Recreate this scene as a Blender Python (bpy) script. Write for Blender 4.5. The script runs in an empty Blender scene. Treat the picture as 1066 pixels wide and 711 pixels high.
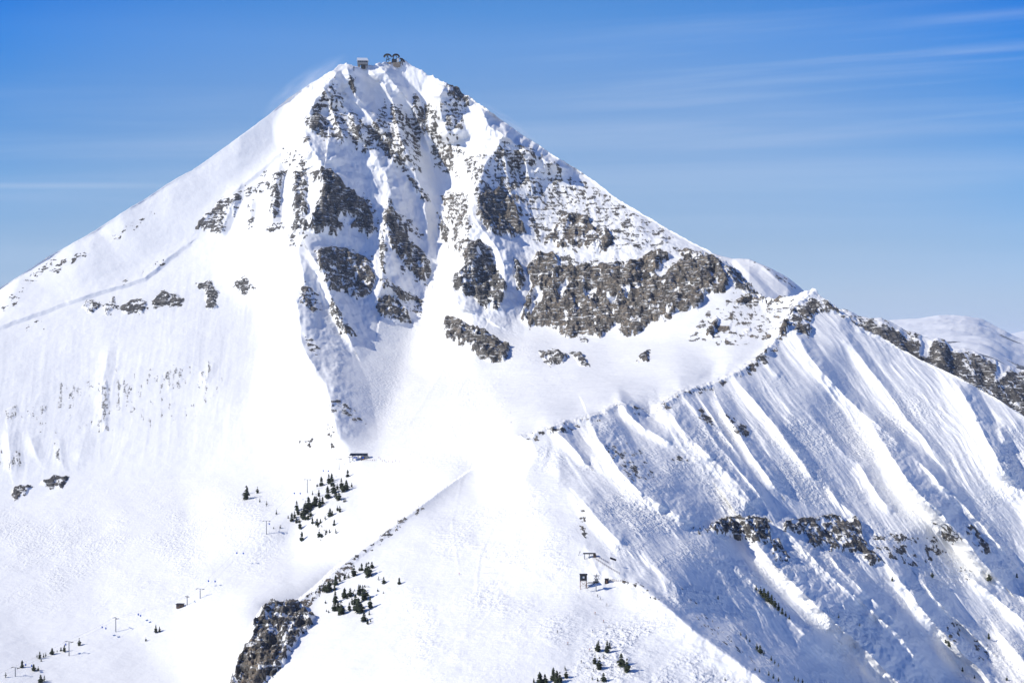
import bpy, math, random, time
import numpy as np
from mathutils import Vector
from mathutils.geometry import delaunay_2d_cdt
T0 = time.time()
random.seed(7)
F = 1480.0; CX = 533.0; CY = 355.5          # focal length and centre in photograph pixels

# ------------------------------------------------------------------ noise
_rs = np.random.RandomState(11)
_perm = np.concatenate([_rs.permutation(512)] * 3).astype(np.int32)
_g3 = _rs.normal(size=(512, 3)).astype(np.float32); _g3 /= np.linalg.norm(_g3, axis=1)[:, None]
def perlin(x, y, z):
    x = np.asarray(x, np.float32); y = np.asarray(y, np.float32); z = np.asarray(z, np.float32)
    xi = np.floor(x).astype(np.int32); yi = np.floor(y).astype(np.int32); zi = np.floor(z).astype(np.int32)
    xf = x - xi; yf = y - yi; zf = z - zi
    u = xf * xf * (3 - 2 * xf); v = yf * yf * (3 - 2 * yf); w = zf * zf * (3 - 2 * zf)
    out = 0
    for a in (0, 1):
        wa = u if a else 1 - u
        pa = _perm[(xi + a) & 511]
        for b in (0, 1):
            wb = v if b else 1 - v
            pb = _perm[pa + ((yi + b) & 511)]
            for c in (0, 1):
                h = _perm[pb + ((zi + c) & 511)]
                g = _g3[h]
                d = g[..., 0] * (xf - a) + g[..., 1] * (yf - b) + g[..., 2] * (zf - c)
                out = out + d * wa * wb * (w if c else 1 - w)
    return out * 1.6
def fbm(x, y, z, octs=4, gain=.5, seed=0):
    s = 0; a = 1.0; n = 0
    for o in range(octs):
        s = s + a * perlin(x * 2 ** o + 17.3 * seed + 5.1 * o, y * 2 ** o + 3.7 * seed, z * 2 ** o + 9.2 * seed)
        n += a; a *= gain
    return s / n
def ridged(x, y, z, octs=4, gain=.5, seed=0):
    s = 0; a = 1.0; n = 0
    for o in range(octs):
        s = s + a * (1 - 2.2 * np.abs(perlin(x * 2 ** o + 11.3 * seed + 2.1 * o, y * 2 ** o + 3.9 * seed, z * 2 ** o + 7.7 * seed)))
        n += a; a *= gain
    return s / n
def smooth(a, b, x):
    t = np.clip((x - a) / (b - a), 0, 1); return t * t * (3 - 2 * t)

# ------------------------------------------------------------------ outlines and masks on the survey grid
def seg_dist(pts, X, Y, closed=False):
    """distance to a polyline, sign (>0 right hand side when drawn downwards) and position along it"""
    P = np.asarray(pts, float)
    if closed: P = np.vstack([P, P[:1]])
    L = np.hypot(*np.diff(P, axis=0).T); cum = np.concatenate([[0], np.cumsum(L)])
    best = np.full(X.shape, 1e9); sgn = np.zeros(X.shape); along = np.zeros(X.shape)
    for i in range(len(P) - 1):
        x0, y0 = P[i]; dx, dy = P[i + 1] - P[i]; l2 = dx * dx + dy * dy
        if l2 == 0: continue
        t = np.clip(((X - x0) * dx + (Y - y0) * dy) / l2, 0, 1)
        d = np.hypot(X - x0 - t * dx, Y - y0 - t * dy)
        m = d < best
        best = np.where(m, d, best)
        sgn = np.where(m, -np.sign(dx * (Y - y0) - dy * (X - x0)), sgn)
        along = np.where(m, cum[i] + t * L[i], along)
    return best, sgn, along / cum[-1]
def inside(poly, X, Y):
    P = np.asarray(poly, float); c = np.zeros(X.shape, bool); j = len(P) - 1
    for i in range(len(P)):
        xi, yi = P[i]; xj, yj = P[j]
        if yi != yj:
            c ^= ((yi > Y) != (yj > Y)) & (X < (xj - xi) * (Y - yi) / (yj - yi) + xi)
        j = i
    return c
def window(X, Y, pts, pad):
    P = np.asarray(pts, float)
    return (X > P[:, 0].min() - pad) & (X < P[:, 0].max() + pad) & (Y > P[:, 1].min() - pad) & (Y < P[:, 1].max() + pad)
def poly_mask(X, Y, poly, feather):
    out = np.zeros(X.shape); m = window(X, Y, poly, feather)
    if not m.any(): return out
    xs, ys = X[m], Y[m]
    d, _, _ = seg_dist(poly, xs, ys, True)
    d = np.where(inside(poly, xs, ys), d, -d)
    out[m] = smooth(-feather, feather, d)
    return out

# ------------------------------------------------------------------ survey points of the terrain: (px, py, distance)
SKY = [(-160,402,2080),(-60,338,2150),(0,300,2210),(22,287,2225),(50,268,2250),(75,254,2265),(100,240,2290),(125,223,2305),(150,208,2330),(175,191,2350),(200,178,2370),(225,160,2390),(250,142,2410),(280,119,2440),
       (300,103,2460),(330,83,2480),(345,74,2490),(352,69,2495),(361,66,2500),(368,69,2502),(376,70,2505),(384,69,2510),(392,67,2510),(402,65.5,2510),(412,66,2510),(420,64,2510),(435,71,2500),(450,80,2490),(466,88,2480),
       (490,102,2460),(515,119,2450),(540,138,2440),(575,161,2410),(600,176,2380),(620,190,2330),(640,205,2280),(660,217,2230),(690,236,2170),
       (720,252,2100),(738,261,2060),(748,267,2030),(760,275,2010),(772,287,1990),(781,299,1960),(786,305,1840),(796,309,1800),(804,311,1780),(812,308,1770),(820,309,1765),(828,307,1760),(836,304,1755),(848,303,1750),(853,307,1745),(859,312,1740),
       (868,318,1730),(879,326,1715),(890,338,1700),(918,352,1680),(940,365,1665),(963,377,1640),(1000,394,1600),(1036,414,1560),(1066,433,1520),(1120,465,1460),(1240,530,1380)]
CREST = [(537,457,1205),(556,453,1205),(572,447,1215),(585,442,1235),(599,440,1255),(612,436,1280),(624,432,1300),(636,426,1320),(646,421,1335),(660,425,1345),(677,432,1350),(688,424,1365),(697,417,1385),(708,410,1410),
         (725,405,1440),(742,401,1470),(756,394,1490),(770,388,1510),(785,378,1545),(800,365,1590),(810,350,1640),(818,335,1680),(830,318,1730),(848,303,1750)]
BEHIND = [(572,442,1232),(584,437,1262),(598,435,1275),(612,431,1302),(623,427,1325),(635,421,1345),(646,415.5,1362),(661,420,1370),(677,427,1372),(687,419,1390),(696,412,1412),(708,404.5,1435),(725,400,1465),(741,396,1495),(755,389,1515),(769,383,1535),(783,373,1570),(797,360,1615)]
NEAR = [(236,740,890),(242,711,915),(249,684,938),(262,664,955),(265,648,966),(275,632,985),(294,628,998),(310,626,1008),(330,611,1030),(346,595,1050),(366,579,1078),(389,562,1105),(414,541,1140),(439,524,1172),(462,508,1225)]
FAR = [(232.5,740,1030),(238.5,711,1060),(246,684,1095),(259,663,1125),(262,647,1145),(273,629,1175),(293,624.5,1190),(308.5,623,1200),(328.5,608,1235),(344,592.5,1270),(364.5,576.5,1285),(387.5,559.5,1290),(412.5,539,1290),(438,521.5,1290),(462,504,1265)]
EDGE = [(553,462,1190),(558,475,1165),(567,490,1135),(582,503,1095),(596,515,1062),(604,538,1010),(610,571,950),(622,596,915),(635,603,905),(650,605,900),(666,608,890),(685,622,865),(703,638,840),(730,660,812),(760,681,790),(793,706,768),(812,722,758),(840,760,740)]
BELOW = [(640,590,915),(655,599,908),(672,606,900),(692,622,880),(710,637,864),(737,659,840),(767,680,817),(800,705,797),(819,721,787),(846,760,765)]
LINES = [SKY, CREST, BEHIND, NEAR, FAR, EDGE, BELOW,
  # foot of the left face / groomed traverse
  [(-160,545,1640),(0,528,1680),(100,515,1690),(200,503,1690),(300,494,1660),(345,484,1600),(378,480,1530),(400,478,1520)],
  # cornice line of the west shoulder
  [(-160,385,1990),(-60,355,2040),(0,337,2090),(80,311,2150),(150,289,2200),(195,255,2260),(245,200,2340),(303,150,2420),(320,120,2450),(345,84,2475)],
  [(317,135,2370),(322,152,2340),(334,172,2305),(336,190,2270),(320,240,2160),(312,262,2110),(310,300,2030),(313,341,1940),(322,375,1840),(340,405,1740),(346,440,1640),(352,470,1555)],
  # couloir
  [(418,100,2500),(430,120,2495),(446,150,2475),(456,195,2415),(462,240,2330),(455,290,2220),(440,330,2100),(425,375,1960)],
  # rib right of the couloir
  [(503,120,2425),(503,150,2360),(494,200,2270),(486,250,2150),(475,295,2060),(490,330,1970)],
  [(598,178,2370),(570,230,2240),(555,275,2110),(548,310,2040),(548,340,1960)],
  # foot of the big cliff
  [(548,340,1950),(590,350,1890),(620,352,1850),(660,349,1810),(700,328,1810),(735,312,1830),(760,298,1850),(781,302,1840)],
]
PTS = [(-160,460,1800),(0,430,1850),(100,410,1890),(200,380,1930),(280,330,2060),(100,340,2060),(230,300,2150),(260,430,1800),
  (-160,620,1380),(0,620,1370),(100,620,1345),(200,600,1340),(285,545,1400),(320,520,1450),(120,655,1245),(190,630,1260),(60,690,1180),(0,711,1130),(-160,740,1080),(100,740,1080),(200,711,1130),(300,575,1370),
  (380,500,1470),(420,490,1440),(470,470,1430),(450,430,1660),(500,440,1490),(540,430,1430),(560,425,1420),(500,400,1720),(560,400,1640),(600,400,1590),(600,425,1385),(520,365,1850),(430,420,1720),(400,440,1690),
  (600,370,1750),(650,362,1755),(640,395,1590),(680,395,1545),(640,375,1700),(700,370,1650),(700,350,1740),(730,370,1640),(760,345,1700),(740,385,1570),(795,325,1760),(820,318,1755),
  (500,480,1330),(535,470,1260),(500,500,1245),(500,520,1160),(540,500,1120),(560,530,1045),(500,560,1032),(580,560,970),(450,560,1062),(400,590,1022),(400,640,938),(350,650,944),(330,690,886),(300,711,870),(450,640,906),(520,620,912),(600,620,880),
  (640,640,850),(560,670,810),(450,700,802),(600,711,760),(680,680,790),(700,711,755),(640,760,705),(450,760,730),(300,760,798),(740,740,735),(328,643,975),(300,690,906),(270,725,880),
  (-160,790,1000),(100,790,990),(220,790,1030),(300,790,772),(600,790,690),(840,790,725),(860,790,815),(1240,790,1020),
  (640,552,985),(620,510,1075),(660,520,1080),(665,565,965),(700,600,910),(700,480,1215),(640,470,1200),(760,540,1150),(800,480,1300),(800,600,1060),(760,640,925),(830,680,950),(880,711,985),(850,560,1200),(900,500,1350),(900,600,1160),(950,660,1120),
  (1000,500,1400),(1000,600,1260),(1000,711,1120),(1066,600,1300),(1066,500,1430),(1240,650,1230),(880,420,1530),(960,440,1500),(850,400,1530),(1160,711,1130)]

def cdt_depth(lines, pts):
    V = []; idx = {}; E = []; D = []
    def vid(p):
        k = (round(p[0], 2), round(p[1], 2))
        if k not in idx: idx[k] = len(V); V.append(Vector(k)); D.append(1.0 / p[2])
        return idx[k]
    for ln in lines:
        ids = [vid(p) for p in ln]
        E += [(a, b) for a, b in zip(ids, ids[1:]) if a != b]
    for p in pts: vid(p)
    v2, e2, f2, ov, oe, of = delaunay_2d_cdt(V, E, [], 0, 1e-4)
    Dd = []
    for i, v in enumerate(v2):
        if ov[i]: Dd.append(np.mean([D[k] for k in ov[i]]))
        else:
            d = [(abs(v.x - q.x) + abs(v.y - q.y), D[k]) for k, q in enumerate(V)]
            print('cdt crossing at', v); Dd.append(min(d)[1])
    return np.array([tuple(v) for v in v2]), np.array(Dd), f2
def raster(V, D, Fc, x0, y0, x1, y1, s):
    """barycentric interpolation of D on a grid of step s"""
    nx = int((x1 - x0) / s) + 1; ny = int((y1 - y0) / s) + 1
    G = np.full((ny, nx), np.nan)
    for f in Fc:
        a, b, c = (V[i] for i in f); da, db, dc = (D[i] for i in f)
        xa = max(0, int((min(a[0], b[0], c[0]) - x0) / s)); xb = min(nx - 1, int((max(a[0], b[0], c[0]) - x0) / s) + 1)
        ya = max(0, int((min(a[1], b[1], c[1]) - y0) / s)); yb = min(ny - 1, int((max(a[1], b[1], c[1]) - y0) / s) + 1)
        if xa > xb or ya > yb: continue
        X, Y = np.meshgrid(x0 + s * np.arange(xa, xb + 1), y0 + s * np.arange(ya, yb + 1))
        det = (b[1] - c[1]) * (a[0] - c[0]) + (c[0] - b[0]) * (a[1] - c[1])
        if abs(det) < 1e-9: continue
        l1 = ((b[1] - c[1]) * (X - c[0]) + (c[0] - b[0]) * (Y - c[1])) / det
        l2 = ((c[1] - a[1]) * (X - c[0]) + (a[0] - c[0]) * (Y - c[1])) / det
        l3 = 1 - l1 - l2
        m = (l1 >= -1e-6) & (l2 >= -1e-6) & (l3 >= -1e-6)
        G[ya:yb + 1, xa:xb + 1][m] = (l1 * da + l2 * db + l3 * dc)[m]
    return G
def blur(G, n):
    sg = math.sqrt(n * .25); r = int(3 * sg) + 1; k = np.exp(-.5 * (np.arange(-r, r + 1) / sg) ** 2); k /= k.sum()
    P = np.pad(G, ((r, r), (0, 0)), mode='edge'); H = sum(k[i] * P[i:i + G.shape[0]] for i in range(2 * r + 1))
    P = np.pad(H, ((0, 0), (r, r)), mode='edge'); return sum(k[i] * P[:, i:i + G.shape[1]] for i in range(2 * r + 1))
def sample(G, x0, y0, s, X, Y):
    gx = np.clip((X - x0) / s, 0, G.shape[1] - 1.001); gy = np.clip((Y - y0) / s, 0, G.shape[0] - 1.001)
    i = gx.astype(int); j = gy.astype(int); u = gx - i; v = gy - j
    return (G[j, i] * (1 - u) + G[j, i + 1] * u) * (1 - v) + (G[j + 1, i] * (1 - u) + G[j + 1, i + 1] * u) * v

# crests: (points drawn downhill, width of the sunny side, width of the shaded side, steepness)
RIBS = [
 ([(361,67),(350,78),(336,94),(324,114),(317,135),(322,152),(334,170),(337,180)],34,40,.75),
 ([(337,178),(334,205),(327,222),(318,240)],22,62,.55),
 ([(311,262),(316,285),(317,295),(308,312),(312,335),(314,350),(317,366),(330,386),(341,404),(344,420),(349,440),(353,468)],34,42,.75),
 ([(322,262),(334,282),(344,308),(352,330),(362,350),(368,362)],8,20,.8),
 ([(336,92),(345,105),(350,125),(357,143),(362,152)],9,14,.8),
 ([(350,104),(364,118),(372,140),(376,150)],9,17,.8),
 ([(362,68),(367,85),(372,100),(382,112)],10,17,.9),
 ([(366,104),(380,118),(394,134),(410,150),(424,168)],9,14,.8),
 ([(383,71),(398,84),(408,104),(412,126),(418,147),(430,175)],11,17,.9),
 ([(394,67),(410,86),(424,105),(434,124),(442,142),(447,160)],9,13,.85),
 ([(463,88),(458,101),(459,123),(465,139),(470,152)],22,38,1.05),
 ([(497,106),(503,118),(509,132),(527,143),(548,157),(572,170),(598,178)],28,34,.95),
 ([(384,157),(401,177),(405,197),(402,218),(402,240),(400,270),(397,300),(396,312)],26,46,.6),
 ([(418,150),(430,175),(442,208),(446,240),(447,262),(440,300)],14,20,.55),
 ([(521,148),(505,172),(499,190),(491,210),(488,230),(485,252)],26,30,.7),
 ([(545,160),(548,180),(555,205)],14,16,.6),
 ([(523,152),(527,180),(534,210),(545,238)],12,14,.6),
 ([(485,250),(484,270),(472,292),(469,303),(480,320),(500,330)],14,34,.6),
 ([(505,242),(518,258),(525,280),(525,305),(514,325)],14,24,.8),
 ([(556,270),(549,285),(546,300),(541,318),(528,330)],6,6,.3),
 ([(392,312),(398,300),(410,305),(428,332)],5,14,.4),
 ([(248,200),(242,214),(233,236),(228,245)],14,8,.8),
 ([(262,212),(260,232)],8,5,.6),
 ([(291,170),(287,200),(284,226),(283,238)],14,9,.8),
 ([(312,152),(309,180),(308,236)],16,13,.8),
 ([(195,255),(175,268),(160,281),(150,289),(120,298),(80,311),(40,325),(0,337),(-60,355),(-160,385)],16,4.5,.75),
 ([(303,150),(285,165),(262,185),(245,198),(228,212),(205,240)],14,3.5,.5),
 ([(114,360),(106,400),(106,450)],12,9,.35),
 ([(222,378),(212,400)],9,6,.35),
 ([(7,448),(10,470),(12,492)],9,14,.3),
 ([(30,455),(40,478)],8,10,.25),
 ([(60,455),(68,490)],10,6,.25),
 ([(90,440),(82,480)],20,14,.15),
 ([(690,243),(684,264),(679,297),(677,331)],12,6,.9), ([(640,262),(636,290),(632,325)],9,5,.6), ([(600,262),(597,290),(592,325)],9,5,.6),([(575,280),(572,310),(566,335)],7,5,.6),
 ([(250,496),(180,499),(120,505),(70,510),(40,520),(0,527),(-100,530)],5,2.5,.35), ([(395,476),(430,452),(470,425),(520,398)],3,2.4,.34), ([(400,480),(450,462),(500,450),(560,432)],3,2.4,.34), ([(470,350),(462,385),(440,420),(412,455)],3,2.4,.34), ([(490,385),(470,420),(440,450)],3,2.4,.34), ([(500,470),(480,500),(470,540),(480,600)],3,2.4,.34), ([(545,480),(520,530),(500,580),(495,640)],3,2.4,.34), ([(540,600),(500,650),(430,700)],3,2.4,.34), ([(300,600),(240,640),(160,680)],4,2.4,.16), ([(240,600),(160,650),(60,700)],4,2.4,.16),
 # the big right-hand face
 ([(576,448),(588,456),(600,470),(612,484)],8,15,.8),
 ([(604,520),(618,536),(632,552),(650,572)],14,18,.6),
 ([(615,438),(623,455),(635,475),(647,492),(668,512),(700,532),(735,552)],22,30,.75),
 ([(646,422),(655,432),(670,446),(700,462)],10,13,.9),
 ([(694,424),(706,441),(722,458),(740,476),(760,495),(778,518),(792,538)],26,20,.8),
 ([(712,412),(722,425),(733,440),(747,462),(770,490),(788,512),(808,542)],8,9,.8),
 ([(728,415),(740,430),(751,450),(767,472),(790,500)],7,8,.8),
 ([(747,415),(756,432),(766,448),(780,470),(796,490),(812,512)],9,14,.85),
 ([(765,394),(785,416),(800,435),(813,452),(832,477),(848,502)],12,9,.8),
 ([(792,372),(803,385),(812,394)],7,9,.8),
 ([(805,440),(825,462),(850,490),(880,525)],12,8,.6),
 ([(818,333),(826,348),(840,368),(858,390),(880,413),(900,430),(925,452),(950,475),(975,500),(1000,522)],20,13,.85),
 ([(905,440),(915,455),(926,472),(940,492),(956,512),(975,535),(1000,560),(1022,590)],14,18,.8),
 ([(880,352),(895,372),(912,392),(930,415),(946,437),(966,462),(988,490)],14,8,.8),
 ([(995,398),(1005,415),(1015,432),(1028,460),(1042,484),(1055,505)],24,17,.8),
 ([(1040,445),(1048,462)],8,8,.7),
 ([(840,428),(855,445),(872,465),(890,482)],14,8,.7),
 ([(893,482),(905,500),(916,518),(932,532)],14,13,.7),
 ([(863,508),(875,525),(900,545)],8,6,.7),
 ([(927,480),(950,505),(975,530),(1000,555),(1022,582),(1046,610)],16,22,.85),
 ([(955,480),(980,505),(1005,527),(1030,555),(1060,590)],14,11,.85),
 ([(1036,484),(1045,500)],8,9,.7),
 ([(1045,480),(1066,510),(1100,560),(1130,610)],20,14,.6),
 ([(770,540),(785,560),(803,585),(830,612),(860,640),(888,664),(915,690),(945,718),(975,750)],16,50,.62),
 ([(806,545),(830,562),(850,585),(872,606),(905,632),(936,662),(965,700)],10,16,.7),
 ([(735,556),(755,580),(780,602),(803,628),(840,662),(862,682)],18,10,.8),
 ([(860,575),(882,598),(908,622),(938,652)],10,15,.75),
 ([(925,590),(945,615),(966,642),(988,668),(1012,692)],12,17,.75),
 ([(955,600),(976,625),(1000,650),(1030,678)],9,12,.75),
 ([(1010,600),(1040,625),(1070,648)],10,12,.75),
 ([(990,670),(1010,690),(1034,715)],10,15,.75),
 ([(1040,660),(1066,690),(1090,720)],10,15,.6),
 ([(665,575),(690,598),(720,625),(750,650)],16,10,.5),
 ([(690,545),(715,565),(745,590),(780,625),(820,665)],18,9,.5),
 ([(610,571),(625,598),(650,605),(666,609),(685,623),(703,639),(730,661),(760,682),(793,707),(830,745)],30,20,.45),
]
SNOW_PATCHES = [[(572,262),(650,263),(668,270),(600,273)],[(608,287),(616,276),(624,276)],[(577,300),(591,297),(586,313)],[(607,304),(621,303),(613,318)],[(633,313),(643,311),(637,321)],[(638,337),(648,337),(645,350)],
 [(686,293),(713,268),(702,264),(682,284)],[(706,296),(727,298),(724,304),(708,302)],[(556,305),(566,300),(562,318),(552,330)],[(655,300),(670,296),(668,304),(656,306)],[(350,232),(362,222),(372,230),(360,238)],[(478,240),(484,238),(486,250),(478,252)],[(735,285),(745,281),(742,292)],[(597,310),(604,322),(598,330)]]
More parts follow.
